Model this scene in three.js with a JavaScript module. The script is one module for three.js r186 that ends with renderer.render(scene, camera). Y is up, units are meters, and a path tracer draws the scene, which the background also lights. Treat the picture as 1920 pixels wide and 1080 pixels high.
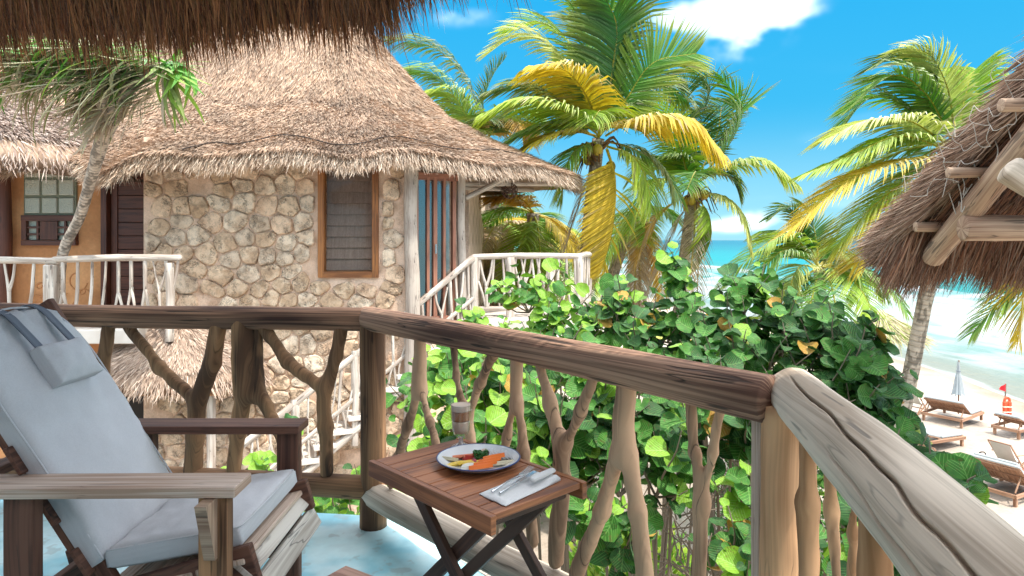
import * as THREE from 'three';
import { RoundedBoxGeometry } from 'three/addons/geometries/RoundedBoxGeometry.js';
import { mergeGeometries, mergeVertices } from 'three/addons/utils/BufferGeometryUtils.js';
import { ImprovedNoise } from 'three/addons/math/ImprovedNoise.js';

// ------------------------------------------------------------------ camera, sky, sun, exposure
const EYE = 6.5, F = 1250;                       // eye height over the sand; focal length in pixels of a 1920 wide picture
const scene = new THREE.Scene();
const camera = new THREE.PerspectiveCamera(2 * Math.atan(540 / F) * 180 / Math.PI, 1920 / 1080, 0.05, 40000);
camera.position.set(0, EYE, 0);
camera.lookAt(0, EYE, -10);
camera.setViewOffset(1920, 1080, 0, 90, 1920, 1080);
const renderer = new THREE.WebGLRenderer({ antialias: true });
renderer.toneMapping = THREE.LinearToneMapping;
renderer.toneMappingExposure = 2.95;
renderer.shadowMap.enabled = true;
renderer.shadowMap.type = THREE.PCFSoftShadowMap;

const SUN = new THREE.Vector3(0.62, 2.0, 0.62).normalize();
const sun = new THREE.DirectionalLight(new THREE.Color(1, 0.94, 0.84), 2.0);
sun.position.copy(SUN).multiplyScalar(60);
sun.target.position.set(0, 4, -8);
sun.position.add(sun.target.position);
sun.castShadow = true;
sun.shadow.mapSize.set(4096, 4096);
Object.assign(sun.shadow.camera, { left: -30, right: 30, top: 30, bottom: -30, near: 1, far: 140 });
scene.add(sun, sun.target);

const PN = new ImprovedNoise();
const n3 = (x, y, z) => PN.noise(x + 37.3, y + 11.7, z + 5.1);
const fbm = (x, y, z, o = 4) => { let s = 0, a = 0.5; for (let i = 0; i < o; i++, a *= 0.5, x *= 2.03, y *= 2.03, z *= 2.03) s += a * n3(x, y, z); return s; };
const clamp = (x, a = 0, b = 1) => Math.min(b, Math.max(a, x));
const sm = (x, a, b) => { const t = clamp((x - a) / (b - a)); return t * t * (3 - 2 * t); };
const lerp = (a, b, t) => a + (b - a) * t;
const mix3 = (a, b, t) => [lerp(a[0], b[0], t), lerp(a[1], b[1], t), lerp(a[2], b[2], t)];
const rngOf = (s) => () => { s = (s + 0x6d2b79f5) | 0; let t = Math.imul(s ^ (s >>> 15), 1 | s); t = (t + Math.imul(t ^ (t >>> 7), 61 | t)) ^ t; return ((t ^ (t >>> 14)) >>> 0) / 4294967296; };

{ // sky: clear tropical blue, cumulus in view, unseen bright cloud added to lift shade
  const W_ = 2048, H_ = 1024, data = new Float32Array(W_ * H_ * 4);
  const dirOf = (px, py) => new THREE.Vector3((px - 960) / F, -(py - 450) / F, -1).normalize();
  const blobs = [[1395, 28, 0.048, 0.036], [1350, 36, 0.034, 0.028], [1445, 12, 0.045, 0.022], [1392, 66, 0.03, 0.024], [1255, 22, 0.024, 0.014], [1268, 45, 0.022, 0.011], [1475, 28, 0.03, 0.012],
    [1430, 412, 0.03, 0.012], [1400, 420, 0.05, 0.01], [1480, 425, 0.04, 0.008], [1360, 425, 0.03, 0.007], [690, 55, 0.03, 0.02], [860, 30, 0.05, 0.012]]
    .map(([x, y, a, b], i) => ({ d: dirOf(x, y), a, b, k: i >= 11 ? 0.42 : i >= 7 ? 0.75 : 1.05 }));
  for (let r = 0; r < H_; r++) {
    const el = (r + 0.5) / H_ * Math.PI - Math.PI / 2, y = Math.sin(el), c = Math.cos(el);
    for (let q = 0; q < W_; q++) {
      const az = ((q + 0.5) / W_ - 0.5) * 2 * Math.PI, x = c * Math.cos(az), z = c * Math.sin(az);
      const up = Math.max(y, 0);
      let col = mix3([0.135, 0.29, 0.35], [0.020, 0.185, 0.325], sm(up, 0.0, 0.2));
      col = mix3(col, [0.006, 0.155, 0.318], sm(up, 0.13, 0.45));
      if (y < 0) col = mix3([0.17, 0.36, 0.45], [0.16, 0.26, 0.28], sm(-y, 0, 0.3));
      if (y > 0.005) {
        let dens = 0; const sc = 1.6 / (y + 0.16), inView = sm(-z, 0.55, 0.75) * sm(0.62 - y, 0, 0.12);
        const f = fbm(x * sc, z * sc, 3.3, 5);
        dens = sm(f, -0.22, 0.12) * sm(y, 0.22, 0.42) * (1 - inView) * 0.95;  // dense cloud cover added only outside the view, as fill light
        if (inView > 0) {
          let s = 0;
          for (const b of blobs) {
            const dx = x * b.d.z - z * b.d.x, dy = y - b.d.y;
            if (z > 0 || Math.abs(dx) > 4 * b.a || Math.abs(dy) > 4 * b.b) continue;
            s += b.k * Math.exp(-((dx / b.a) ** 2 + (dy / b.b) ** 2));
          }
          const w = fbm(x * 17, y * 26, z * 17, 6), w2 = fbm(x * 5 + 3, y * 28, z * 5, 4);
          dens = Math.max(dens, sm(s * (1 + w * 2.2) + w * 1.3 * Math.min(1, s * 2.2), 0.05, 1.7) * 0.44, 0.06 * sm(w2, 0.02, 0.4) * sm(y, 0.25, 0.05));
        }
        const bright = lerp(1.35 + 0.6 * sm(f, -0.1, 0.4), 0.95, inView);  // unseen clouds set brighter than visible ones to fill the terrace shade
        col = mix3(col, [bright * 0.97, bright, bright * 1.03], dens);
      }
      const o = (r * W_ + q) * 4;
      data[o] = col[0]; data[o + 1] = col[1]; data[o + 2] = col[2]; data[o + 3] = 1;
    }
  }
  const t = new THREE.DataTexture(data, W_, H_, THREE.RGBAFormat, THREE.FloatType);
  t.mapping = THREE.EquirectangularReflectionMapping; t.magFilter = THREE.LinearFilter; t.needsUpdate = true;
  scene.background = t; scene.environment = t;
}

// ------------------------------------------------------------------ helpers
const V = (x, y, z) => new THREE.Vector3(x, y, z);
const W = (px, py, d) => V((px - 960) / F * d, EYE - (py - 450) / F * d, -d);
const onGround = (px, py, y = 0) => W(px, py, (EYE - y) * F / (py - 450));
const used = new Map();
function numbered(name) { const k = used.get(name) ?? 0; used.set(name, k + 1); return k ? name + '_' + String(k).padStart(3, '0') : name; }
function tag(o, label, category, group, kind) {
  if (label) o.userData.label = label;
  if (category) o.userData.category = category;
  if (group) o.userData.group = group;
  if (kind) o.userData.kind = kind;
  return o;
}
function thing(name, label, category, pos = V(0, 0, 0), opt = {}) {
  const o = new THREE.Group(); o.name = numbered(name); o.position.copy(pos); o.rotation.y = opt.turn ?? 0; scene.add(o);
  return tag(o, label, category, opt.group, opt.kind);
}
function part(name, geo, mat, parent, at) {
  const m = new THREE.Mesh(geo, mat); m.name = numbered(name); m.castShadow = m.receiveShadow = true; parent.add(m);
  if (at) m.position.copy(at);
  return m;
}
// geometry given in world places, under an unturned thing
const rootOf = (o) => { let p = V(0, 0, 0); while (o && o !== scene) { p.add(o.position); o = o.parent; } return p; };
function partW(name, geo, mat, parent) { const b = rootOf(parent); geo.translate(-b.x, -b.y, -b.z); return part(name, geo, mat, parent); }
function structure(name, geo, mat) { const m = part(name, geo, mat, scene); m.userData.kind = 'structure'; return m; }
function single(name, geo, mat, label, category, pos, opt = {}) { const m = part(name, geo, mat, scene, pos); if (opt.turn) m.rotation.y = opt.turn; return tag(m, label, category, opt.group, opt.kind); }
function merge(list) { return mergeGeometries(list.map((g) => { const k = g.index ? g.toNonIndexed() : g; for (const n of Object.keys(k.attributes)) if (!['position', 'normal', 'uv', 'color'].includes(n)) k.deleteAttribute(n); return k; })); }
function copyOf(o, pos, turn, label) { const c = o.clone(); c.name = numbered(o.name.replace(/_\d{3}$/, '')); c.position.copy(pos); c.rotation.y = turn; if (label) c.userData = { ...o.userData, label }; scene.add(c); return c; }

class MB { // collects triangles
  constructor(colored) { this.p = []; this.t = []; this.i = []; this.c = colored ? [] : null; }
  v(p, u = 0, w = 0, col) { this.p.push(p.x, p.y, p.z); this.t.push(u, w); if (this.c) this.c.push(col[0], col[1], col[2]); return this.p.length / 3 - 1; }
  f(a, b, c) { this.i.push(a, b, c); }
  q(a, b, c, d) { this.i.push(a, b, c, a, c, d); }
  geo() {
    const g = new THREE.BufferGeometry();
    g.setAttribute('position', new THREE.Float32BufferAttribute(this.p, 3)); g.setAttribute('uv', new THREE.Float32BufferAttribute(this.t, 2));
    if (this.c) g.setAttribute('color', new THREE.Float32BufferAttribute(this.c, 3));
    g.setIndex(this.i); g.computeVertexNormals(); return g;
  }
}
// a round, uneven rod through points; uv in metres, grain along v
function tube(pts, radii, o = {}) {
  const seg = o.seg ?? 10, steps = o.steps ?? Math.max(pts.length * 3, 4), amp = o.amp ?? 0.06, fr = o.freq ?? 6, seed = o.seed ?? 0, flat = o.flat ?? 1;
  const curve = pts.length > 2 ? new THREE.CatmullRomCurve3(pts) : new THREE.LineCurve3(pts[0], pts[1]);
  const m = new MB(), rad = (t) => { const k = t * (radii.length - 1), i = Math.min(radii.length - 2, Math.floor(k)); return radii.length === 1 ? radii[0] : lerp(radii[i], radii[i + 1], k - i); };
  const len = curve.getLength(), P = [], ends = o.round ? 3 : 1;
  const ts = []; for (let k = 0; k < ends; k++) ts.push([0, k]); for (let k = 0; k <= steps; k++) ts.push([k / steps, -1]); for (let k = ends - 1; k >= 0; k--) ts.push([1, k]);
  let nx = null, prev = null;
  const rows = [];
  for (const [t, e] of ts) {
    const p = curve.getPoint(t), T = curve.getTangent(t).normalize();
    if (!nx) { nx = Math.abs(T.y) > 0.9 ? V(0, 0, -1) : V(0, -1, 0); nx.addScaledVector(T, -nx.dot(T)).normalize(); } else nx.addScaledVector(T, -nx.dot(T)).normalize();
    const by = T.clone().cross(nx), r = rad(t), row = [];
    let sc = 1, off = 0;
    if (e >= 0) { if (ends === 1) sc = 0.001; else { const a = e / ends * Math.PI / 2; sc = Math.max(0.001, Math.sin(a)); off = (1 - Math.cos(a)) ; off = Math.cos(a) * (o.round * r) * (t === 0 ? -1 : 1); } }
    for (let k = 0; k <= seg; k++) {
      const a = (k % seg) / seg * Math.PI * 2, cx = Math.cos(a), cy = Math.sin(a);
      const w = 1 - (o.groove ? o.groove(t, a) : 0) + amp * 2 * fbm(cx * 0.9 + seed * 7.1, cy * 0.9 + seed * 3.3, t * len * fr + seed, 3);
      const q = p.clone().addScaledVector(nx, cx * r * sc * w * flat).addScaledVector(by, cy * r * sc * w).addScaledVector(T, off);
      row.push(m.v(q, k / seg * 2 * Math.PI * r + seed * 0.37, t * len + seed * 0.71));
    }
    rows.push(row);
  }
  for (let k = 0; k + 1 < rows.length; k++) for (let j = 0; j < seg; j++) m.q(rows[k][j], rows[k][j + 1], rows[k + 1][j + 1], rows[k + 1][j]);
  const g = m.geo(), N = g.attributes.normal;   // close the seam's shading
  for (const row of rows) { const a = row[0], b = row[seg], v = V(N.getX(a) + N.getX(b), N.getY(a) + N.getY(b), N.getZ(a) + N.getZ(b)).normalize(); N.setXYZ(a, v.x, v.y, v.z); N.setXYZ(b, v.x, v.y, v.z); }
  return g;
}
const rod = (a, b, r, o = {}) => tube([a, b], [r, o.r2 ?? r], { seg: 8, steps: 2, amp: 0, ...o });
// naive surface nets over a distance field
function netMesh(f, lo, hi, cell, uv) {
  const nx = Math.ceil((hi.x - lo.x) / cell) + 1, ny = Math.ceil((hi.y - lo.y) / cell) + 1, nz = Math.ceil((hi.z - lo.z) / cell) + 1;
  const D = new Float32Array(nx * ny * nz), at = (i, j, k) => (k * ny + j) * nx + i, id = new Int32Array(nx * ny * nz).fill(-1), m = new MB();
  for (let k = 0; k < nz; k++) for (let j = 0; j < ny; j++) for (let i = 0; i < nx; i++) D[at(i, j, k)] = f(lo.x + i * cell, lo.y + j * cell, lo.z + k * cell);
  for (let k = 0; k < nz - 1; k++) for (let j = 0; j < ny - 1; j++) for (let i = 0; i < nx - 1; i++) {
    let sx = 0, sy = 0, sz = 0, n = 0, mask = 0; const d = [];
    for (let c = 0; c < 8; c++) { d[c] = D[at(i + (c & 1), j + (c >> 1 & 1), k + (c >> 2))]; if (d[c] < 0) mask |= 1 << c; }
    if (!mask || mask === 255) continue;
    for (let a = 0; a < 8; a++) for (const bit of [1, 2, 4]) { const b = a | bit; if (b === a || (d[a] < 0) === (d[b] < 0)) continue; const t = d[a] / (d[a] - d[b]); sx += (a & 1) + (bit === 1 ? t : 0); sy += (a >> 1 & 1) + (bit === 2 ? t : 0); sz += (a >> 2) + (bit === 4 ? t : 0); n++; }
    const p = V(lo.x + (i + sx / n) * cell, lo.y + (j + sy / n) * cell, lo.z + (k + sz / n) * cell), w = uv(p);
    id[at(i, j, k)] = m.v(p, w[0], w[1]);
  }
  for (let k = 1; k < nz - 1; k++) for (let j = 1; j < ny - 1; j++) for (let i = 1; i < nx - 1; i++) {
    const s = D[at(i, j, k)] < 0;
    if (s !== D[at(i + 1, j, k)] < 0) { const q = [id[at(i, j - 1, k - 1)], id[at(i, j, k - 1)], id[at(i, j, k)], id[at(i, j - 1, k)]]; if (q.every((x) => x >= 0)) s ? m.q(...q) : m.q(...q.reverse()); }
    if (s !== D[at(i, j + 1, k)] < 0) { const q = [id[at(i - 1, j, k - 1)], id[at(i, j, k - 1)], id[at(i, j, k)], id[at(i - 1, j, k)]]; if (q.every((x) => x >= 0)) s ? m.q(...q.reverse()) : m.q(...q); }
    if (s !== D[at(i, j, k + 1)] < 0) { const q = [id[at(i - 1, j - 1, k)], id[at(i, j - 1, k)], id[at(i, j, k)], id[at(i - 1, j, k)]]; if (q.every((x) => x >= 0)) s ? m.q(...q) : m.q(...q.reverse()); }
  }
  return m.geo();
}
// a forked, smoothly joined branch out of tapered bones
function branchMesh(bones, cell, seed = 0, along = V(1, 0, 0)) {
  const lo = V(1e9, 1e9, 1e9), hi = V(-1e9, -1e9, -1e9);
  for (const b of bones) for (const [p, r] of [[b.a, b.ra], [b.b, b.rb]]) { lo.min(p.clone().subScalar(r * 1.5 + 3 * cell)); hi.max(p.clone().addScalar(r * 1.5 + 3 * cell)); }
  const q = V(0, 0, 0), ab = V(0, 0, 0);
  const f = (x, y, z) => {
    let d = 1e9;
    for (const b of bones) {
      q.set(x, y, z).sub(b.a); ab.copy(b.b).sub(b.a); const t = clamp(q.dot(ab) / ab.lengthSq()); q.addScaledVector(ab, -t);
      const e = q.length() - lerp(b.ra, b.rb, t) + 0.0035, k = 0.022, h = Math.max(k - Math.abs(d - e), 0) / k; d = Math.min(d, e) - h * h * k * 0.25;
    }
    return d < 0.03 ? d + 0.008 * n3(x * 22 + seed, y * 5, z * 22) + 0.004 * n3(x * 40, y * 14 + seed, z * 40) : d;
  };
  return netMesh(f, lo, hi, cell, (p) => [p.dot(along) * 1 + (p.z - p.dot(along) * along.z) * 0.6 + seed * 0.37, p.y + seed * 0.7]);
}
const bonesOf = (lines) => lines.flatMap(([pts, rs]) => pts.slice(1).map((b, i) => ({ a: pts[i], b, ra: lerp(rs[0], rs[1], i / (pts.length - 1)), rb: lerp(rs[0], rs[1], (i + 1) / (pts.length - 1)) })));
// rounded board with metre uv, grain (v) along its longest side
function board(w, h, d, r = 0.004, o = {}) {
  const g = new RoundedBoxGeometry(w, h, d, 2, Math.min(r, w / 2.01, h / 2.01, d / 2.01)), P = g.attributes.position, N = g.attributes.normal, uv = [];
  const big = o.grain ?? (w >= h && w >= d ? 0 : h >= d ? 1 : 2), s = o.seed ?? (w * 13.7 + h * 7.3 + d * 3.1);
  for (let i = 0; i < P.count; i++) {
    const p = [P.getX(i), P.getY(i), P.getZ(i)], n = [Math.abs(N.getX(i)), Math.abs(N.getY(i)), Math.abs(N.getZ(i))], a = n[0] > n[1] && n[0] > n[2] ? 0 : n[1] > n[2] ? 1 : 2;
    const rest = [0, 1, 2].filter((k) => k !== a); let u, v;
    if (a === big) { u = p[rest[0]]; v = p[rest[1]] * 0.3; } else { v = p[big]; u = p[rest.find((k) => k !== big)] + a * 0.31; }
    uv.push(u + s, v + s * 1.7);
  }
  g.setAttribute('uv', new THREE.Float32BufferAttribute(uv, 2));
  return g;
}
// a board between two points, its height axis turned towards "up"
function beam(a, b, w, h, up = V(0, 1, 0), o = {}) {
  const d = b.clone().sub(a), L = d.length(), x = d.normalize(), z = x.clone().cross(up).normalize(), y = z.clone().cross(x);
  const g = board(L, h, w, o.r ?? 0.005, { seed: o.seed ?? (a.x * 3 + b.y * 5 + a.z), grain: 0 });
  g.applyMatrix4(new THREE.Matrix4().makeBasis(x, y, z).setPosition(a.clone().add(b).multiplyScalar(0.5)));
  return g;
}
const boxAt = (x, y, z, w, h, d, r = 0.006) => board(w, h, d, r, { seed: x * 1.3 + y * 2.1 + z }).translate(x, y, z);

// ------------------------------------------------------------------ textures
const hash2 = (x, y, s) => { let h = Math.imul(x, 374761393) + Math.imul(y, 668265263) + Math.imul(s, 2246822519) | 0; h = Math.imul(h ^ (h >>> 13), 1274126177); return ((h ^ (h >>> 16)) >>> 0) / 4294967296; };
function pn(u, v, fx, fy, s) { // periodic value noise, u and v in 0..1
  const x = u * fx, y = v * fy, i = Math.floor(x), j = Math.floor(y), a = x - i, b = y - j, sa = a * a * (3 - 2 * a), sb = b * b * (3 - 2 * b), w = (p, q) => hash2(((p % fx) + fx) % fx, ((q % fy) + fy) % fy, s);
  return lerp(lerp(w(i, j), w(i + 1, j), sa), lerp(w(i, j + 1), w(i + 1, j + 1), sa), sb);
}
const pf = (u, v, fx, fy, s, o = 4) => { let t = 0, a = 0.5, n = 0; for (let i = 0; i < o; i++, a *= 0.5, fx *= 2, fy *= 2) { t += a * pn(u, v, fx, fy, s + i); n += a; } return t / n; };
const enc = (x) => 255 * Math.pow(clamp(x), 1 / 2.2);
function texture(size, f, color = true, rep = [1, 1]) {
  const d = new Uint8Array(size * size * 4);
  for (let j = 0; j < size; j++) for (let i = 0; i < size; i++) {
    const r = f((i + 0.5) / size, (j + 0.5) / size), o = (j * size + i) * 4;
    if (color) { d[o] = enc(r[0]); d[o + 1] = enc(r[1]); d[o + 2] = enc(r[2]); } else d[o] = d[o + 1] = d[o + 2] = 255 * clamp(r);
    d[o + 3] = 255;
  }
  const t = new THREE.DataTexture(d, size, size); t.wrapS = t.wrapT = THREE.RepeatWrapping; t.magFilter = THREE.LinearFilter; t.minFilter = THREE.LinearMipmapLinearFilter; t.generateMipmaps = true;
  t.repeat.set(rep[0], rep[1]); if (color) t.colorSpace = THREE.SRGBColorSpace; t.needsUpdate = true; return t;
}
const S = (o) => new THREE.MeshStandardMaterial({ side: THREE.DoubleSide, roughness: 0.8, ...o });
const PH = (o) => new THREE.MeshPhysicalMaterial({ side: THREE.DoubleSide, roughness: 0.8, ...o });
const rgb = (r, g, b) => new THREE.Color().setRGB(r, g, b);
// wood: grain along v; repeats every 1/rep metres
const grainOf = (s) => (u, v) => {
  const wob = (pf(u, v, 3, 2, s + 40, 2) - 0.5) * 0.1, g1 = pf(u + wob, v, 24, 2, s, 4), g2 = pf(u + wob, v, 90, 3, s + 9, 3), cr = pf(u + wob * 1.4, v, 14, 2, s + 20, 3), big = pf(u, v, 3, 2, s + 30, 3), mark = sm(pf(u, v, 22, 7, s + 60, 2), 0.70, 0.80) * sm(pf(u, v, 3, 3, s + 64, 2), 0.42, 0.6);
  return { g: 0.55 * g1 + 0.45 * g2, crack: sm(Math.abs(cr - 0.5), 0.018, 0.0) * sm(pf(u, v, 4, 5, s + 50, 2), 0.48, 0.6), big, mark };
};
function wood(s, dark, light, o = {}) {
  const gr = grainOf(s), ck = o.crack ?? 0.6, rep = o.rep ?? [2, 1];
  const map = texture(512, (u, v) => { const k = gr(u, v), c = mix3(dark, light, clamp(lerp(0.5, sm(k.g * 0.75 + k.big * 0.25, 0.3, 0.68), o.con ?? 1) + (o.blotch ?? 0.35) * (k.big - 0.5) * 2)); const w = (1 - ck * k.crack) * (1 - (o.mark ?? 0.3) * k.mark); return [c[0] * w, c[1] * w, c[2] * w]; }, true, rep);
  const bump = texture(512, (u, v) => { const k = gr(u, v); return 0.45 + 0.4 * (o.con ?? 1) * k.g - 0.5 * k.crack * ck - 0.4 * (o.mark ?? 0.3) * k.mark + 0.15 * k.big; }, false, rep);
  return S({ map, bumpMap: bump, bumpScale: o.bump ?? 0.004, roughness: o.rough ?? 0.75 });
}
const M = {};
M.rail = wood(1, [0.055, 0.020, 0.011], [0.40, 0.21, 0.12], { rough: 0.88, mark: 0.75, crack: 0.85, blotch: 0.6, rep: [3, 0.8], con: 0.7 });
M.railGrey = wood(2, [0.34, 0.26, 0.19], [0.74, 0.62, 0.50], { rough: 0.88, mark: 0.55, crack: 0.3, blotch: 0.6, bump: 0.003, rep: [3.4, 0.8], con: 0.6 });
M.branch = wood(3, [0.10, 0.045, 0.020], [0.50, 0.265, 0.125], { rough: 0.9, mark: 0.6, blotch: 0.75, rep: [2.6, 0.9], con: 0.5, bump: 0.003 });
M.branchLight = wood(18, [0.15, 0.078, 0.042], [0.62, 0.385, 0.235], { rough: 0.92, mark: 0.65, blotch: 0.8, rep: [2.6, 0.9], con: 0.6, bump: 0.004, crack: 0.7 });
M.rail2 = wood(19, [0.10, 0.042, 0.025], [0.53, 0.315, 0.20], { rough: 0.9, mark: 0.8, crack: 0.8, blotch: 0.7, rep: [2.6, 0.7], con: 0.75, bump: 0.005 });
M.orangePost = wood(4, [0.26, 0.12, 0.045], [0.70, 0.40, 0.21], { rough: 0.9, mark: 0.5, blotch: 0.8, crack: 0.4, con: 0.5, bump: 0.002 });
M.white = wood(5, [0.36, 0.29, 0.24], [0.66, 0.60, 0.53], { crack: 0.6, mark: 0.6, blotch: 0.6 });
M.greyPost = wood(16, [0.26, 0.20, 0.16], [0.48, 0.41, 0.35], { crack: 0.7, mark: 0.6, blotch: 0.6 });
M.teak = wood(6, [0.17, 0.05, 0.016], [0.42, 0.155, 0.055], { crack: 0.25, bump: 0.0015, rough: 0.42, rep: [3, 1.4] });
M.teakDark = wood(7, [0.05, 0.02, 0.011], [0.12, 0.055, 0.032], { crack: 0.3, bump: 0.002, rough: 0.55 });
M.chair = wood(8, [0.045, 0.014, 0.008], [0.17, 0.07, 0.04], { crack: 0.6, bump: 0.003 });
M.armGrey = wood(9, [0.42, 0.27, 0.19], [0.72, 0.58, 0.48], { crack: 0.3, bump: 0.002, rep: [4, 1] });
M.stool = wood(10, [0.34, 0.16, 0.11], [0.55, 0.33, 0.25], { crack: 0.3, bump: 0.002 });
M.paleLog = wood(11, [0.24, 0.13, 0.08], [0.56, 0.40, 0.28], { crack: 0.7, blotch: 0.6, mark: 0.6, con: 0.7, rep: [3, 1] });
M.doorRed = wood(12, [0.055, 0.014, 0.007], [0.13, 0.038, 0.018], { crack: 0.2, bump: 0.001, rough: 0.5 });
M.frame = wood(13, [0.17, 0.055, 0.012], [0.38, 0.15, 0.038], { crack: 0.25, bump: 0.001, rough: 0.5 });
M.doorFrame = wood(17, [0.17, 0.06, 0.035], [0.36, 0.155, 0.095], { crack: 0.25, bump: 0.001, rough: 0.5 });
M.loungeWood = wood(14, [0.25, 0.12, 0.065], [0.46, 0.27, 0.17], { crack: 0.2 });
{
  const pit = (u, v) => sm(pf(u, v, 7, 7, 70, 3), 0.53, 0.66) * sm(pf(u, v, 60, 60, 74, 3), 0.44, 0.60);
  const st = (s, a, b) => texture(512, (u, v) => { const k = pf(u, v, 5, 5, 60 + s, 5), c = mix3(a, b, sm(k, 0.3, 0.7)), w = 1 - 0.34 * pit(u + s * 0.137, v + s * 0.29) - 0.26 * sm(pf(u, v, 16, 16, 66 + s, 4), 0.5, 0.72) - 0.2 * sm(pf(u, v, 70, 70, 64, 2), 0.6, 0.75); return [c[0] * w, c[1] * w, c[2] * w * 0.97]; }, true, [1.1, 1.1]);
  const bump = texture(512, (u, v) => clamp(0.75 * pf(u, v, 8, 8, 60, 5) + 0.25 - 0.5 * pit(u, v)), false, [1.1, 1.1]);
  M.stones = [[[0.55, 0.38, 0.255], [0.77, 0.58, 0.42]], [[0.62, 0.46, 0.335], [0.84, 0.68, 0.53]], [[0.50, 0.34, 0.22], [0.73, 0.55, 0.40]], [[0.52, 0.385, 0.28], [0.74, 0.59, 0.46]], [[0.58, 0.39, 0.265], [0.80, 0.59, 0.43]]].map(([a, b], i) => S({ map: st(i * 3, a, b), bumpMap: bump, bumpScale: 0.03, roughness: 0.95 }));
  M.mortar = S({ map: texture(512, (u, v) => { const k = pf(u, v, 6, 6, 80, 5), f = pf(u, v, 90, 90, 84, 2); const c = mix3([0.54, 0.37, 0.26], [0.74, 0.55, 0.42], sm(k, 0.3, 0.7)); return c.map((x) => x * (0.85 + 0.3 * f)); }, true, [0.8, 0.8]), bumpMap: bump, bumpScale: 0.012, roughness: 0.95 });
  M.plaster = S({ map: texture(512, (u, v) => { const k = pf(u, v, 4, 4, 90, 5), f = pf(u, v, 60, 60, 94, 2); const c = mix3([0.50, 0.22, 0.085], [0.66, 0.34, 0.15], sm(k, 0.3, 0.7)); return c.map((x) => x * (0.9 + 0.2 * f)); }, true, [0.5, 0.5]), roughness: 0.9 });
  M.slab = S({ map: texture(256, (u, v) => { const k = pf(u, v, 6, 6, 97, 5); return mix3([0.55, 0.48, 0.41], [0.74, 0.68, 0.62], k); }, true, [0.7, 0.7]), roughness: 0.9 });
}
M.floor = S({ map: texture(512, (u, v) => { const k = pf(u, v, 4, 4, 100, 5), f = pf(u, v, 10, 10, 104, 4), g = pf(u, v, 50, 50, 108, 3); let c = mix3([0.20, 0.49, 0.58], [0.44, 0.66, 0.70], sm(k * 0.6 + f * 0.4, 0.36, 0.62)); c = mix3(c, [0.55, 0.70, 0.72], 0.6 * sm(f, 0.5, 0.75)); c = mix3(c, [0.30, 0.36, 0.36], 0.5 * sm(pf(u, v, 34, 34, 109, 3), 0.66, 0.76)); return c.map((x) => x * (0.9 + 0.2 * g)); }, true, [0.55, 0.55]),
  roughnessMap: texture(256, (u, v) => 0.25 + 0.5 * pf(u, v, 7, 7, 111, 4), false, [0.55, 0.55]), roughness: 0.8, bumpMap: texture(256, (u, v) => pf(u, v, 12, 12, 113, 4), false, [0.7, 0.7]), bumpScale: 0.003 });
M.sand = S({ map: texture(1024, (u, v) => { const k = pf(u, v, 5, 5, 120, 6), f = pf(u, v, 200, 200, 126, 2), d = sm(pf(u, v, 50, 50, 128, 3), 0.66, 0.74); const c = mix3([0.34, 0.275, 0.22], [0.44, 0.37, 0.305], sm(k, 0.3, 0.7)); return c.map((x) => x * (0.9 + 0.2 * f) * (1 - 0.12 * d)); }, true, [0.12, 0.12]), vertexColors: true,
  bumpMap: texture(512, (u, v) => 0.6 * pf(u, v, 26, 26, 130, 4) + 0.4 * pf(u, v, 8, 8, 134, 3), false, [0.2, 0.2]), bumpScale: 0.07, roughness: 0.95 });
{
  const weave = texture(256, (u, v) => 0.5 + 0.25 * Math.sin(u * Math.PI * 2 * 64) * Math.sin(v * Math.PI * 2 * 64) + 0.35 * (pf(u, v, 60, 60, 141, 2) - 0.5), false, [5, 5]);
  const cloth = (c, s) => S({ map: texture(256, (u, v) => { const k = pf(u, v, 3, 3, s, 4), w = 0.9 + 0.1 * Math.sin(u * Math.PI * 128) * Math.sin(v * Math.PI * 128) + 0.1 * (pf(u, v, 90, 90, s + 5, 2) - 0.5); return c.map((x) => x * w * (0.93 + 0.14 * k)); }, true, [4, 4]), bumpMap: weave, bumpScale: 0.0006, roughness: 0.92 });
  M.cushion = cloth([0.63, 0.625, 0.645], 143); M.napkin = cloth([0.78, 0.78, 0.78], 146); M.lounge = cloth([0.42, 0.45, 0.46], 149); M.sling = cloth([0.62, 0.61, 0.55], 151);
  M.blind = S({ map: texture(256, (u, v) => { const k = pf(u, v, 2, 40, 152, 3), f = pf(u, v, 40, 120, 155, 2); return mix3([0.11, 0.067, 0.05], [0.27, 0.19, 0.155], 0.5 * k + 0.5 * f); }, true, [1, 1]), roughness: 0.9 });
}
M.strap = S({ color: rgb(0.16, 0.18, 0.22), roughness: 0.9 });
M.rope = S({ color: rgb(0.44, 0.40, 0.35), roughness: 0.95 });
M.ropeGrey = S({ color: rgb(0.42, 0.39, 0.37), roughness: 0.95 });
M.cable = S({ color: rgb(0.035, 0.025, 0.02), roughness: 0.8 });
M.windowGlass = PH({ color: rgb(0.97, 0.97, 0.96), transmission: 1, roughness: 0.05, thickness: 0, ior: 1.5, specularIntensity: 0.3 });
M.doorGlass = PH({ color: rgb(0.86, 0.93, 0.95), transmission: 1, roughness: 0.03, thickness: 0, ior: 2.2 });
M.glass = PH({ color: rgb(0.9, 0.95, 0.95), transmission: 1, roughness: 0.03, thickness: 0, ior: 1.5 });
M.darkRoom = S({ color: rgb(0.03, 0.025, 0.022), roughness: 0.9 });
M.block = PH({ color: rgb(0.42, 0.42, 0.34), roughness: 0.18, clearcoat: 0.6, bumpMap: texture(128, (u, v) => pf(u, v, 16, 16, 158, 3), false, [6, 6]), bumpScale: 0.01 });
M.blockFrame = S({ color: rgb(0.19, 0.20, 0.14), roughness: 0.8 });
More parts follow.
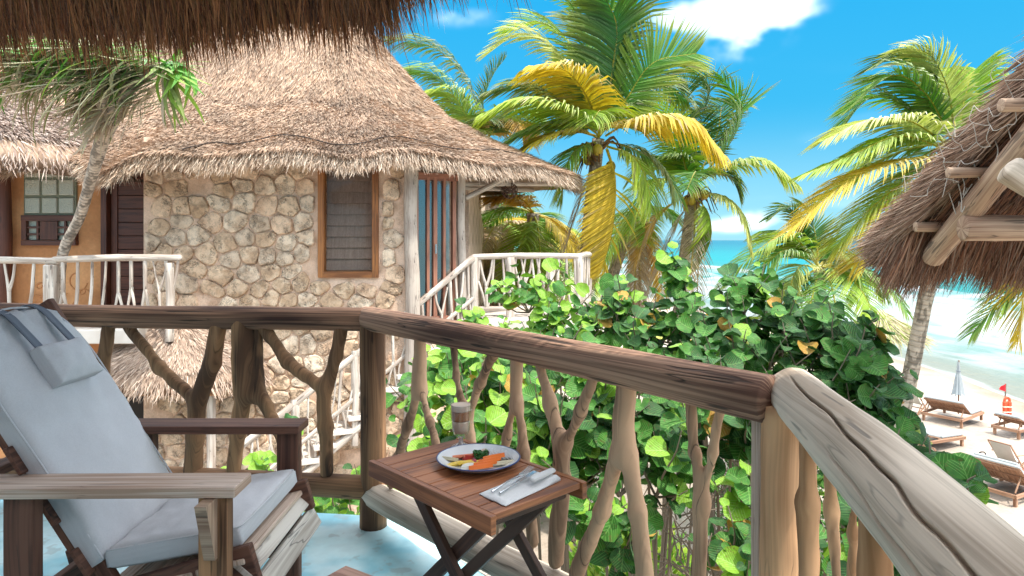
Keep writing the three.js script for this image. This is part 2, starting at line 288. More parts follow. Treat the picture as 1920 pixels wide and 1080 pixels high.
M.metal = S({ color: rgb(0.62, 0.63, 0.64), metalness: 1, roughness: 0.25 });
M.black = S({ color: rgb(0.02, 0.02, 0.022), roughness: 0.6 });
// thatch
const thatchTex = (s, a, b) => texture(512, (u, v) => { const k = pf(u, v, 120, 10, s, 3), f = pf(u, v, 5, 5, s + 5, 4); const c = mix3(a, b, sm(k, 0.3, 0.7)); return c.map((x) => x * (0.8 + 0.4 * f)); }, true, [0.7, 0.7]);
const thatchBump = texture(512, (u, v) => pf(u, v, 110, 8, 170, 3), false, [0.7, 0.7]);
M.thatchBase = S({ map: thatchTex(160, [0.27, 0.18, 0.125], [0.46, 0.33, 0.24]), bumpMap: thatchBump, bumpScale: 0.02, roughness: 0.95 });
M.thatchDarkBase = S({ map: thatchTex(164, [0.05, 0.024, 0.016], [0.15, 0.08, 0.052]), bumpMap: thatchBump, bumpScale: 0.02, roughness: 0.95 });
M.blade = PH({ color: rgb(1, 1, 1), roughness: 0.9, transmission: 0.15 });
M.bladeDark = PH({ color: rgb(1, 1, 1), roughness: 0.9, transmission: 0.35 });
// foliage
M.frond = PH({ vertexColors: true, roughness: 0.75, transmission: 0.5, specularIntensity: 0.7 });
M.foliage = PH({ color: rgb(1, 1, 1), roughness: 0.75, transmission: 0.4 });
{
  const vein = (u, v) => { // uv 0..1 over the disc, stalk at v=0
    const x = (u - 0.5) * 2, y = v, ax = Math.abs(x); let w = sm(ax, 0.05, 0.012);
    for (let k = 0; k < 6; k++) { const y0 = 0.04 + k * 0.15, yy = y0 + ax * (0.75 - k * 0.06); w = Math.max(w, sm(Math.abs(y - yy), 0.022, 0.004) * sm(ax, 0.95, 0.5)); }
    return w;
  };
  const leafMap = (s, a, b, vc) => texture(256, (u, v) => { const k = pf(u, v, 6, 6, s, 4), sp = Math.max(sm(pf(u, v, 22, 22, s + 4, 3), 0.66, 0.76), sm(pf(u, v, 9, 9, s + 7, 3) + 0.5 * Math.hypot(u - 0.5, v - 0.5), 0.86, 0.94)); let c = mix3(a, b, k); c = mix3(c, vc, vein(u, v) * 0.75); return mix3(c, [0.16, 0.10, 0.03], 0.5 * sp); });
  const bump = texture(256, (u, v) => 0.5 + 0.25 * vein(u, v) + 0.25 * (pf(u, v, 8, 8, 188, 3) - 0.5), false);
  const L = (s, a, b, v) => PH({ map: leafMap(s, a, b, v), bumpMap: bump, bumpScale: 0.004, roughness: 0.6, transmission: 0.32, specularIntensity: 0.45 });
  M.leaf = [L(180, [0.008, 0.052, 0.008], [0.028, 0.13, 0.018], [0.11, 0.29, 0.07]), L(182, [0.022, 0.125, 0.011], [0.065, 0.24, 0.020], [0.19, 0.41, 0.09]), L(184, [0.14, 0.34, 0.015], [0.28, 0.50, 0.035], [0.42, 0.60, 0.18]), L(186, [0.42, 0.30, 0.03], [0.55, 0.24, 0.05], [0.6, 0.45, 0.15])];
  M.twig = S({ color: rgb(0.19, 0.145, 0.105), roughness: 0.95 });
  M.bark = wood(15, [0.14, 0.11, 0.085], [0.40, 0.34, 0.27], { crack: 0.7, bump: 0.01, blotch: 0.7 });
  M.palmTrunk = S({ map: texture(512, (u, v) => { const ring = pn(u, v * 1, 3, 16, 190), r = Math.abs((v * 14 + 0.25 * pf(u, v, 5, 5, 191, 3)) % 1 - 0.5) * 2, k = pf(u, v, 12, 30, 192, 4), b = sm(pf(u, v, 12, 9, 195, 4), 0.48, 0.62); let c = mix3([0.36, 0.29, 0.235], [0.66, 0.56, 0.46], k * 0.7 + ring * 0.3); c = mix3(c, [0.14, 0.115, 0.09], 0.72 * b); const w = 1 - 0.14 * sm(r, 0.2, 0.0); return c.map((x) => x * w); }, true, [1, 0.75]), bumpMap: texture(256, (u, v) => sm(Math.abs((v * 14) % 1 - 0.5) * 2, 0, 0.3), false, [1, 0.75]), bumpScale: 0.02, roughness: 0.9 });
  M.coconut = S({ color: rgb(0.50, 0.36, 0.04), roughness: 0.45 });
}
const OBJ = {}; // shared prototypes

// blades scattered by a sampler as one "stuff" part
const bladeGeos = [0.05, 0.18, -0.12].map((bend) => { const m = new MB(), n = 3; for (let k = 0; k <= n; k++) { const t = k / n, w = 0.5 * (1 - t * t * 0.85), z = bend * t * t; m.v(V(-w, t, z), 0, t); m.v(V(w, t, z), 1, t); } for (let k = 0; k < n; k++) m.q(2 * k, 2 * k + 1, 2 * k + 3, 2 * k + 2); const g = m.geo(); return g; });
function blades(name, parent, n, sampler, mat, palette, rnd) {
  const b = rootOf(parent), x = V(0, 0, 0), z = V(0, 0, 0), mx = new THREE.Matrix4(), col = new THREE.Color();
  bladeGeos.forEach((g, gi) => {
    const cnt = Math.floor(n / bladeGeos.length), im = new THREE.InstancedMesh(g, mat, cnt); im.name = numbered(name); im.castShadow = im.receiveShadow = true; im.userData.kind = 'stuff';
    for (let i = 0; i < cnt; i++) {
      const s = sampler(rnd); // {p, d, n, l, w, c?}
      const y = s.d.clone().normalize(); z.copy(s.n).addScaledVector(y, -s.n.dot(y)).normalize(); x.copy(y).cross(z);
      const a = (rnd() - 0.5) * 1.6; const x2 = x.clone().multiplyScalar(Math.cos(a)).addScaledVector(z, Math.sin(a)), z2 = x2.clone().cross(y);
      mx.makeBasis(x2.multiplyScalar(s.w), y.multiplyScalar(s.l), z2.multiplyScalar(s.l)).setPosition(s.p.x - b.x, s.p.y - b.y, s.p.z - b.z); im.setMatrixAt(i, mx);
      const c = s.c ?? palette[Math.floor(rnd() * palette.length)], k = 0.82 + 0.36 * rnd(); im.setColorAt(i, col.setRGB(c[0] * k, c[1] * k, c[2] * k));
    }
    parent.add(im);
  });
}
const rv = (r) => V(r() - 0.5, r() - 0.5, r() - 0.5).multiplyScalar(2);

// ------------------------------------------------------------------ ground and sea
const shoreX = (z) => 22.9 + (z + 29.5) * 0.12 + 1.1 * Math.sin(z * 0.11 + 1) + 0.5 * Math.sin(z * 0.31);
const spaced = (from, step, n, grow, m) => { const a = [from]; for (let i = 0; i < n; i++) a.push(a[a.length - 1] + step); let s = step; for (let i = 0; i < m; i++) { s *= grow; a.push(a[a.length - 1] + s); } return a; };
{
  const xs = [...spaced(-30, -1, 20, 1.35, 20).reverse().slice(0, -1), ...spaced(-30, 0.5, 130, 1.6, 4)], zs = spaced(14, -0.6, 190, 1.22, 28), m = new MB(true);
  for (const z of zs) for (const x of xs) {
    const s = shoreX(z) - x, y = (s < 9 ? -0.55 + (sm(s, -8, 9)) * 0.55 : 0) + 0.10 * fbm(x * 0.35, z * 0.35, 1, 3) * sm(s, 1, 6) + 0.05 * n3(x * 1.4, z * 1.4, 2) * sm(s, 3, 8) - (s < -8 ? 2 : 0);
    const wet = sm(s + 1.2 * n3(x * 0.2, z * 0.2, 4), 2.6, 0.4), weed = sm(Math.abs(s - 5.2 + 0.8 * n3(z * 0.3, 1, 2)), 0.5, 0.05) * sm(n3(x * 2.5, z * 1.4, 8), 0.05, 0.4);
    const c = mix3([1, 1, 1], [0.72, 0.68, 0.62], wet), k = 1 - 0.65 * weed;
    m.v(V(x, y, z), x, z, c.map((q) => q * k));
  }
  const n = xs.length;
  for (let j = 0; j + 1 < zs.length; j++) for (let i = 0; i + 1 < n; i++) { const a = j * n + i; m.q(a, a + 1, a + n + 1, a + n); }
  tag(structure('beach_sand', m.geo(), M.sand), 'pale sunlit sand of the beach');
}
{
  const ss = spaced(-1.5, 0.3, 150, 1.14, 62), zs = spaced(14, -0.5, 330, 1.13, 66), m = new MB(true);
  for (const z of zs) for (const s of ss) {
    const x = shoreX(z) * sm(-z, 4000, 500) + s, far = sm(Math.max(s / 60, -z / 300), 1.5, 0.6);
    const wob = 2.6 * fbm(z * 0.03, 0.5, 7, 3), q = s + wob * 1.6 * sm(s, 2, 10);
    let y = -0.28, foam = 0;
    const crest = (c, wd, h, len, sd) => { const k = sm(n3(z * len, sd, 3) + 0.25, -0.05, 0.35), d = q - c; const lift = h * k * Math.exp(-((d / wd) ** 2)); y += lift * far; foam = Math.max(foam, k * sm(d, 0.4 * wd, -0.1 * wd) * sm(d, -4.2 * wd - 5 * k, -0.6 * wd)); };
    crest(6.2, 0.9, 0.22, 0.05, 1.3); crest(13.5, 1.3, 0.5, 0.035, 4.1); crest(20.5, 1.6, 0.8, 0.03, 9.2); crest(28, 1.7, 0.6, 0.045, 13.7); crest(42, 2.2, 0.5, 0.05, 17.7);
    y += 0.10 * far * Math.sin(s * 0.7 + z * 0.08 + 2 * n3(s * 0.1, z * 0.1, 5)) * sm(s, 1, 10);
    const lace = fbm(s * 0.5, z * 0.22, 9, 4), patch = fbm(s * 0.13, z * 0.05, 12, 3);
    let fo = Math.max(foam * (0.75 + 1.2 * lace), 0.95 * sm(q, 27, 21) * sm(q, 7, 12) * sm(patch + 0.6 * lace, -0.2, 0.1), 0.55 * sm(q, 12, 7) * sm(q, 1.5, 4) * sm(lace + patch * 0.6, -0.12, 0.2), sm(Math.abs(s + 0.3 + 0.5 * n3(z * 0.25, 3, 1)), 0.35, 0.05) * 0.8);
    if (s > 60) fo = 0.5 * sm(n3(s * 0.08, z * 0.10, 3) + 0.6 * n3(s * 0.4, z * 0.3, 6), 0.5, 0.75) * sm(s, 260, 60);
    let c = mix3([0.20, 0.19, 0.14], [0.11, 0.19, 0.15], sm(q, 0, 7));
    c = mix3(c, [0.035, 0.19, 0.155], sm(q, 9, 30)); c = mix3(c, [0.003, 0.19, 0.19], sm(q, 34, 75)); c = mix3(c, [0.001, 0.10, 0.14], sm(Math.log(Math.max(1, s + 1)), 4.3, 6.4));
    c = mix3(c, [c[0] * 0.6, c[1] * 0.82, c[2] * 0.86], 0.7 * sm(fbm(s * 0.012, z * 0.006, 4, 3), 0.0, 0.25) * sm(s, 50, 110));
    c = mix3(c, [0.42, 0.43, 0.425], clamp(fo));
    m.v(V(x, y, z), s, z, c);
  }
  const n = ss.length;
  for (let j = 0; j + 1 < zs.length; j++) for (let i = 0; i + 1 < n; i++) { const a = j * n + i; m.q(a, a + 1, a + n + 1, a + n); }
  const rip = texture(512, (u, v) => 0.5 * pf(u, v, 12, 7, 200, 4) + 0.5 * pf(u, v, 40, 20, 205, 3), false, [0.09, 0.09]);
  tag(structure('sea_water', m.geo(), PH({ vertexColors: true, roughness: 0.3, specularIntensity: 0.35, bumpMap: rip, bumpScale: 0.12 })), 'turquoise sea with white breakers');
}

// ------------------------------------------------------------------ the stone house across the gap
const FLOOR = EYE - 1.35;
const house = thing('stone_house', 'round stone house with a tall conical thatched roof and glass doors', 'house', V(-3.6, 0, -13));
const WZ = -11; // face of the stone wall
{
  // a wall panel with coral stones set in mortar: origin, unit vectors along and out, width, y range, holes [[u0,u1,y0,y1]]
  const stoneField = (wall, o, ux, nz, x0, x1, y0, y1, holes, rnd, dens) => {
    const cells = []; let row = 0;
    for (let y = y0; y < y1; row++) { const h = 0.20 + 0.12 * rnd(); let x = x0 - 0.3 * rnd(); while (x < x1 + 0.1) { const w = 0.22 + 0.40 * rnd() * rnd() + 0.08 * rnd(); cells.push([x + w / 2, y + h / 2 + 0.19 * (rnd() - 0.5), w]); x += w; } y += h; }
    const base = rootOf(wall);
    for (const [cx, cy] of cells) {
      if (cx < x0 + 0.05 || cx > x1 - 0.05 || cy < y0 + 0.03 || cy > y1 - 0.03) continue;
      let poly = [[cx - 0.4, cy - 0.26], [cx + 0.4, cy - 0.26], [cx + 0.4, cy + 0.26], [cx - 0.4, cy + 0.26]];
      const cut = (mx, my, dx, dy) => { const out = []; for (let i = 0; i < poly.length; i++) { const a = poly[i], b = poly[(i + 1) % poly.length], da = (a[0] - mx) * dx + (a[1] - my) * dy, db = (b[0] - mx) * dx + (b[1] - my) * dy; if (da <= 0) out.push(a); if ((da < 0 && db > 0) || (da > 0 && db < 0)) { const t = da / (da - db); out.push([lerp(a[0], b[0], t), lerp(a[1], b[1], t)]); } } poly = out; };
      for (const [qx, qy] of cells) { if ((qx === cx && qy === cy) || Math.abs(qx - cx) > 0.7 || Math.abs(qy - cy) > 0.5) continue; const dx = qx - cx, dy = (qy - cy) * 1.25; cut((qx + cx) / 2 - (qx - cx) * 0.0, (qy + cy) / 2 - (qy - cy) * 0.0, dx, dy); if (poly.length < 3) break; }
      cut(x0 + 0.02, 0, -1, 0); cut(x1 - 0.02, 0, 1, 0);
      for (const [a, b, c, d] of holes) { if (cx > a && cx < b && cy > c && cy < d) { poly = []; break; } if (cy > c - 0.05 && cy < d + 0.05) { if (cx <= a) cut(a, 0, 1, 0); else if (cx >= b) cut(b, 0, -1, 0); } else if (cx > a && cx < b) { if (cy <= c) cut(0, c, 0, 1); else cut(0, d, 0, -1); } }
      if (poly.length < 3 || rnd() > dens) continue;
      let gx = 0, gy = 0; for (const p of poly) { gx += p[0] / poly.length; gy += p[1] / poly.length; }
      const R = [], K = 14; // resample by angle, with the corners knocked off
      for (let k = 0; k < K; k++) { const a = k / K * Math.PI * 2, dx = Math.cos(a), dy = Math.sin(a); let t = 0.45; for (let i = 0; i < poly.length; i++) { const p = poly[i], q = poly[(i + 1) % poly.length], ex = q[0] - p[0], ey = q[1] - p[1], den = dx * ey - dy * ex; if (Math.abs(den) < 1e-6) continue; const s = ((p[0] - gx) * ey - (p[1] - gy) * ex) / den, u = ((p[0] - gx) * dy - (p[1] - gy) * dx) / den; if (s > 0 && u >= -0.001 && u <= 1.001) t = Math.min(t, s); } R.push(t * (0.94 + 0.08 * rnd()) - 0.006); }
      for (let k = 0; k < K; k++) R[k] = R[k] * 0.92 + 0.04 * (R[(k + 1) % K] + R[(k + K - 1) % K]);
      const mean = R.reduce((a, b) => a + b) / K; if (mean < 0.05) continue;
      const m = new MB(), h = 0.025 + 0.04 * rnd(), pt = (a, r, z) => { const x = gx + Math.cos(a) * r, y = gy + Math.sin(a) * r; return m.v(o.clone().addScaledVector(ux, x).addScaledVector(nz, z).add(V(0, y, 0)).sub(base), x + cx * 3.1, y + cy * 1.7); };
      const rings = [[1, -0.01], [0.97, h * 0.75], [0.88, h], [0.45, h * 1.02]].map(([s, z]) => R.map((r, k) => pt(k / K * Math.PI * 2, r * s, z + (z > 0 ? 0.036 * (rnd() - 0.5) : 0))));
      for (let q = 0; q + 1 < rings.length; q++) for (let k = 0; k < K; k++) m.q(rings[q][k], rings[q][(k + 1) % K], rings[q + 1][(k + 1) % K], rings[q + 1][k]);
      const c = pt(0, 0, h * 1.05); for (let k = 0; k < K; k++) m.f(rings[3][k], rings[3][(k + 1) % K], c);
      part('stone', m.geo(), M.stones[Math.floor(rnd() * 5)], wall);
    }
  };
  const rnd = rngOf(11);
  // front wall, one sheet with the window cut out of it (built of four blocks)
  const x0 = -6.08, x1 = -1.72, wx0 = -3.19, wx1 = -2.2, wy0 = 5.88, wy1 = 7.75, T = 0.45;
  const blk = (a, b, c, d, t = T) => boxAt((a + b) / 2, (c + d) / 2, WZ - t / 2, b - a, d - c, t, 0.004);
  const wall = partW('stone_wall', merge([blk(x0, wx0, 0, 8.2), blk(wx1, x1, 0, 8.2), blk(wx0, wx1, 0, wy0), blk(wx0, wx1, wy1, 8.2)]), M.mortar, house);
  stoneField(wall, V(0, 0, WZ), V(1, 0, 0), V(0, 0, 1), x0, x1, 2.6, 7.75, [[wx0 - 0.06, wx1 + 0.06, wy0 - 0.05, wy1 + 0.05]], rnd, 0.93);
  // window: frame, glass, rolled reed blind
  const win = partW('window', merge([boxAt(wx0 + 0.05, (wy0 + wy1) / 2, WZ - 0.02, 0.1, wy1 - wy0, 0.16), boxAt(wx1 - 0.05, (wy0 + wy1) / 2, WZ - 0.02, 0.1, wy1 - wy0, 0.16), boxAt((wx0 + wx1) / 2, wy0 + 0.05, WZ - 0.018, wx1 - wx0 - 0.2, 0.1, 0.15), boxAt((wx0 + wx1) / 2, wy1 - 0.05, WZ - 0.018, wx1 - wx0 - 0.2, 0.1, 0.15)]), M.frame, house);
  for (let k = 0; k < 9; k++) { const y = 7.58 - k * 0.185, b = board(wx1 - wx0 - 0.2, 0.205, 0.012, 0.005, { seed: k * 0.77 }); b.rotateX(-0.2); partW('blind_fold', b.translate((wx0 + wx1) / 2, y, WZ - 0.12 + 0.004 * k), M.blind, win); }
  partW('pane', boxAt((wx0 + wx1) / 2, (wy0 + wy1) / 2, WZ - 0.045, wx1 - wx0 - 0.2, wy1 - wy0 - 0.2, 0.006, 0.002), M.windowGlass, win);
  // rest of the shell: left return of the stone wall, back, sides
  partW('back_wall', merge([boxAt(-1.0, 4.1, -16.2, 0.4, 8.2, 7.6), boxAt(-5, 4.1, -17.5, 7.6, 8.2, 0.4)]), M.mortar, house);
  // painted wall on the left, set back
  const OZ = -11.62;
  const ow = partW('painted_wall', merge([boxAt(-9.2, 4.1, OZ - 0.2, 4.55, 8.2, 0.4)]), M.plaster, house);
  for (const [cx, cy, s, tw] of [[-7.95, 5.72, 0.16, 1], [-7.6, 5.75, 0.2, -1], [-7.45, 5.5, 0.14, 1], [-8.2, 5.6, 0.15, 1], [-7.75, 5.42, 0.12, -1], [-8.05, 5.95, 0.1, -1], [-8.3, 5.35, 0.2, 1]]) { const pts = []; for (let k = 0; k < 12; k++) { const a = k * 0.5 * tw, r = s * (1 - k / 13); pts.push(V(cx + Math.cos(a) * r, cy + Math.sin(a) * r + k * 0.012, OZ + 0.003)); } partW('relief_scroll', tube(pts, [0.012, 0.014, 0.007], { seg: 6, steps: 26, amp: 0 }), M.plaster, ow); }
  // glass block window above a wooden grille
  const gx0 = -8.48, gx1 = -7.57, gw = partW('glass_block_window', merge([boxAt((gx0 + gx1) / 2, 7.42, OZ + 0.01, gx1 - gx0, 0.98, 0.06)]), M.blockFrame, house);
  for (let i = 0; i < 3; i++) for (let j = 0; j < 3; j++) partW('glass_block', boxAt(gx0 + 0.16 + i * 0.295, 7.1 + j * 0.315, OZ + 0.035, 0.265, 0.28, 0.07, 0.025), M.block, gw);
  const gr = partW('vent_grille', merge([boxAt((gx0 + gx1) / 2, 6.88, OZ + 0.02, 0.95, 0.1, 0.14), boxAt((gx0 + gx1) / 2, 6.45, OZ + 0.02, 0.95, 0.09, 0.14), boxAt(gx0 + 0.03, 6.665, OZ + 0.02, 0.09, 0.33, 0.14), boxAt(gx1 - 0.03, 6.665, OZ + 0.02, 0.09, 0.33, 0.14)]), M.doorRed, house);
  partW('grille_back', boxAt((gx0 + gx1) / 2, 6.665, OZ + 0.01, 0.77, 0.33, 0.02), M.block, gr);
  for (let k = 0; k < 2; k++) partW('grille_bar', boxAt((gx0 + gx1) / 2, 6.6 + k * 0.12, OZ + 0.05, 0.76, 0.035, 0.04), M.doorRed, gr);
  for (const x of [-0.2, 0.28]) partW('grille_bar', boxAt((gx0 + gx1) / 2 + x, 6.665, OZ + 0.055, 0.04, 0.32, 0.035), M.doorRed, gr);
  partW('grille_bar', boxAt((gx0 + gx1) / 2 - 0.0, 6.665, OZ + 0.06, 0.3, 0.32, 0.03), M.doorRed, gr);
  // left dark post and the boarded door
  partW('wall_post', tube([V(-8.78, 4.9, OZ + 0.16), V(-8.72, 6.4, OZ + 0.16), V(-8.76, 8.0, OZ + 0.16)], [0.12, 0.115, 0.11], { amp: 0.05 }), M.doorRed, house);
  const dx0 = -6.98, dx1 = -6.1, door = partW('door', merge([boxAt(dx0 - 0.045, 6.35, OZ + 0.05, 0.1, 2.4, 0.22), boxAt(dx1 + 0.0, 6.35, OZ + 0.05, 0.06, 2.4, 0.2), boxAt((dx0 + dx1) / 2, 7.62, OZ + 0.05, dx1 - dx0, 0.14, 0.2)]), M.doorRed, house);
  const sides = [dx0 + 0.08, dx1 - 0.11]; for (const x of sides) partW('door_stile', boxAt(x, 6.35, OZ + 0.03, 0.11, 2.38, 0.06), M.doorRed, door);
  for (let k = 0; k < 10; k++) partW('door_plank', boxAt((dx0 + dx1) / 2, 5.28 + k * 0.235, OZ + 0.015, dx1 - dx0 - 0.26, 0.225, 0.045, 0.008), M.doorRed, door);
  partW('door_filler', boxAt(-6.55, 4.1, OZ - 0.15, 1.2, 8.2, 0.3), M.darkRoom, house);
  // turned corner with the sliding glass doors
  const c0 = V(-1.67, 0, -10.98), c1 = V(-0.898, 0, -11.45), ux = c1.clone().sub(c0).normalize(), nz = V(-ux.z, 0, ux.x).multiplyScalar(1); if (nz.z < 0) nz.negate();
  const L = c1.distanceTo(c0), face = (u, y, n, w, h, t) => { const g = boxAt(0, 0, 0, w, h, t, 0.006); g.applyMatrix4(new THREE.Matrix4().makeBasis(ux, V(0, 1, 0), nz).setPosition(c0.clone().addScaledVector(ux, u).addScaledVector(nz, n).setY(y))); return g; };
  for (const [p, r] of [[W(772, 450, 10.9), 0.13], [W(866, 450, 11.47), 0.085]]) partW('corner_post', tube([V(p.x - 0.03, 2.5, p.z), V(p.x + 0.02, 5.6, p.z), V(p.x - 0.02, 6.8, p.z), V(p.x, 8.0, p.z)], [r, r * 0.95, r * 0.85, r * 0.95], { amp: 0.07, seed: r * 50 }), M.greyPost, house);
  const gd = partW('glass_door', merge([face(L / 2, 7.56, 0, L - 0.1, 0.12, 0.08), face(L / 2, FLOOR + 0.03, 0, L - 0.1, 0.08, 0.08), face(0.1, 6.38, 0, 0.05, 2.4, 0.08), face(L - 0.12, 6.38, 0, 0.06, 2.4, 0.08)]), M.doorFrame, house);
  for (const u of [0.30, 0.43, 0.60]) partW('door_stile', face(u, 6.38, 0.012, u === 0.43 ? 0.07 : 0.05, 2.34, 0.06), M.doorFrame, gd);
  partW('pane', face(0.2, 6.38, 0, 0.16, 2.34, 0.008), M.doorGlass, gd); partW('pane', face(0.365, 6.38, -0.004, 0.08, 2.34, 0.008), M.doorGlass, gd); partW('pane', face(0.52, 6.38, -0.008, 0.12, 2.34, 0.008), M.doorGlass, gd); partW('pane', face(0.66, 6.38, 0, 0.1, 2.34, 0.008), M.doorGlass, gd);
  partW('handle', face(0.43, 6.35, 0.055, 0.025, 0.16, 0.02), M.metal, gd);
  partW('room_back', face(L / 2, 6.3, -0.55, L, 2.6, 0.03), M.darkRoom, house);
  partW('lower_corner_wall', face(L / 2, 2.5, -0.15, L, 5, 0.3), M.mortar, house);
  // upper deck by the glass doors
  partW('deck_slab', merge([boxAt(0.42, FLOOR - 0.11, -12.25, 2.7, 0.22, 1.9, 0.02)]), M.slab, house);
  partW('balcony_slab', boxAt(-8.3, FLOOR - 0.11, -10.85, 5.2, 0.22, 1.6, 0.02), M.slab, house);
}
{
  // roof: eave outline (x, z), drawn up to a short ridge by a bell-shaped profile
  const eave = [[-6.2, -10.12], [-5.4, -10.12], [-4.2, -10.15], [-3.0, -10.15], [-1.9, -10.25], [-0.9, -10.75], [0.2, -11.6], [1.0, -12.6], [1.36, -13.6], [1.0, -15.3], [-0.6, -17.2], [-3.2, -18.2], [-8.0, -18.2], [-14.5, -17.6], [-16, -15], [-15, -12], [-10.5, -11.5], [-7.2, -10.9]];
  const curve = new THREE.CatmullRomCurve3(eave.map(([x, z]) => V(x, 0, z)), true); curve.arcLengthDivisions = 1000; const prof = [[0, 4.35], [0.06, 3.85], [0.117, 3.3], [0.23, 2.56], [0.366, 1.78], [0.479, 1.2], [0.707, 0.62], [0.85, 0.3], [1, 0]];
  const P = (r) => { for (let k = 1; k < prof.length; k++) if (r <= prof[k][0]) { const t = (r - prof[k - 1][0]) / (prof[k][0] - prof[k - 1][0]); return lerp(prof[k - 1][1], prof[k][1], t); } return 0; };
  const eY = (x, z) => 7.83 - 0.30 * Math.exp(-(((x + 6.2) / 0.5) ** 2)) * sm(z, -11.5, -10.3) - 0.05 * sm(x, -1, 1.2) + 0.04 * Math.sin(x * 3.1);
  const tab = curve.getSpacedPoints(1600), ePt = (t) => { const k = (((t % 1) + 1) % 1) * 1600, i = Math.min(1599, Math.floor(k)); return tab[i].clone().lerp(tab[i + 1], k - i); };
  const at = (t, r, drop = 0) => { const e = ePt(t), ax = clamp(e.x, -13, -3.7), az = -14; const bump = 0.05 * n3(e.x * 1.3, r * 6, e.z * 1.3); return V(lerp(ax, e.x, r), eY(e.x, e.z) * 1 + P(r) - drop + bump * r, lerp(az, e.z, r)); };
  const roof = new THREE.Group(); roof.name = 'roof'; house.add(roof);
  const m = new MB(), nt = 200, rs = [1, 0.96, 0.9, 0.82, 0.707, 0.6, 0.479, 0.366, 0.3, 0.23, 0.16, 0.117, 0.06, 0.02];
  const rows = [...[0.55, 0.8, 0.97].map((r) => Array.from({ length: nt + 1 }, (_, k) => { const p = at(k / nt, r, 0.22); return m.v(p, k * 0.22, r * 4); })), ...rs.map((r) => Array.from({ length: nt + 1 }, (_, k) => m.v(at(k / nt, r), k * 0.22, r * 5)))];
  for (let j = 0; j + 1 < rows.length; j++) for (let k = 0; k < nt; k++) m.q(rows[j][k], rows[j][k + 1], rows[j + 1][k + 1], rows[j + 1][k]);
  partW('thatch_bed', m.geo(), M.thatchBase, roof);
  const pal = [[0.51, 0.355, 0.245], [0.45, 0.30, 0.20], [0.38, 0.245, 0.16], [0.57, 0.425, 0.305], [0.47, 0.345, 0.255], [0.33, 0.205, 0.135]], rnd = rngOf(21);
  const visible = (r) => { for (let k = 0; k < 30; k++) { const t = r(), e = ePt(t), f = ePt(t + 0.002).sub(e), o = V(f.z, 0, -f.x), c = V(-4, 0, -14).sub(e); if (o.dot(c) > 0) o.negate(); if (o.normalize().dot(V(-e.x, 0, -e.z).normalize()) > -0.25 && e.x > -12.5) return t; } return 0; }; // the front and right-hand sides
  blades('thatch', roof, 150000, (r) => {
    const t = visible(r), q = Math.sqrt(lerp(0.004, 1, r())), p = at(t, q), b = at(t, Math.min(1.02, q + 0.03)), s = at(t + 0.004, q);
    if (q + 0.03 > 1) b.y -= 0.05;
    const d = b.clone().sub(p).normalize(), n = s.clone().sub(p).cross(d); if (n.y < 0) n.negate(); n.normalize();
    const tuft = n3(p.x * 2.5, p.y * 2.5, p.z * 2.5), band = sm(Math.abs(q - 0.5 - 0.02 * n3(p.x, 1, p.z)), 0.03, 0) * 0.18 + 0.12 * sm(q, 0.5, 0.95) * sm(q, 0.99, 0.95), c = pal[Math.floor(r() * pal.length)], k = 1 + 0.35 * tuft - band;
    return { p: p.addScaledVector(n, 0.01 + 0.02 * r()), d: d.add(rv(r).multiplyScalar(0.26)).addScaledVector(n, 0.03 + 0.10 * r()), n, l: 0.08 + 0.11 * r(), w: 0.008 + 0.008 * r(), c: [c[0] * k, c[1] * k * (1 - band * 0.1), c[2] * k * (1 - band * 0.15)] };
  }, M.blade, pal, rnd);
  const ep = [[0.68, 0.54, 0.42], [0.58, 0.44, 0.33], [0.48, 0.35, 0.25], [0.75, 0.63, 0.51]];
  blades('eave_fringe', roof, 24000, (r) => {
    const t = visible(r), q = 0.93 + 0.075 * r(), low = r(), p = at(t, q, low * 0.19), e = ePt(t + 0.002).sub(ePt(t - 0.002)).normalize(), out = V(e.z, 0, -e.x); const c0 = at(t, 0.5).sub(at(t, 1)); if (out.dot(c0) > 0) out.negate(); out.setY(0).normalize();
    return { p, d: V(out.x * 0.62, -0.8, out.z * 0.62).add(rv(r).multiplyScalar(0.3)), n: out.clone().add(V(0, 0.4, 0)), l: 0.11 + 0.13 * r() + 0.05 * n3(p.x * 4, 0, p.z * 4), w: 0.007 + 0.007 * r() };
  }, M.blade, ep, rnd);
  // the lower front piece over the painted wall
  const cx = -10.6, hoodAt = (a, r) => { const rx = 4.2, rz = 1.95; const e = V(cx + rx * Math.sin(a), 0, -11.9 + rz * Math.cos(a)); return V(lerp(cx, e.x, r), 7.82 + 2.0 * Math.pow(1 - r, 0.85) - 0.05 * Math.cos(a * 5) + 0.05 * n3(e.x * 2, r * 5, e.z * 2), lerp(-12.3, e.z, r)); };
  const h = new MB(), hr = [0.75, 1, 1, 0.9, 0.75, 0.55, 0.35, 0.15, 0.02].map((r, j) => Array.from({ length: 41 }, (_, k) => { const a = lerp(-1.9, 1.9, k / 40), p = hoodAt(a, r); if (j < 2) p.y -= 0.28; return h.v(p, k * 0.13, r * 2); }));
  for (let j = 0; j + 1 < hr.length; j++) for (let k = 0; k < 40; k++) h.q(hr[j][k], hr[j][k + 1], hr[j + 1][k + 1], hr[j + 1][k]);
  partW('hood_bed', h.geo(), M.thatchBase, roof);
  const hp = [[0.50, 0.39, 0.33], [0.42, 0.32, 0.27], [0.32, 0.23, 0.19], [0.58, 0.48, 0.42]];
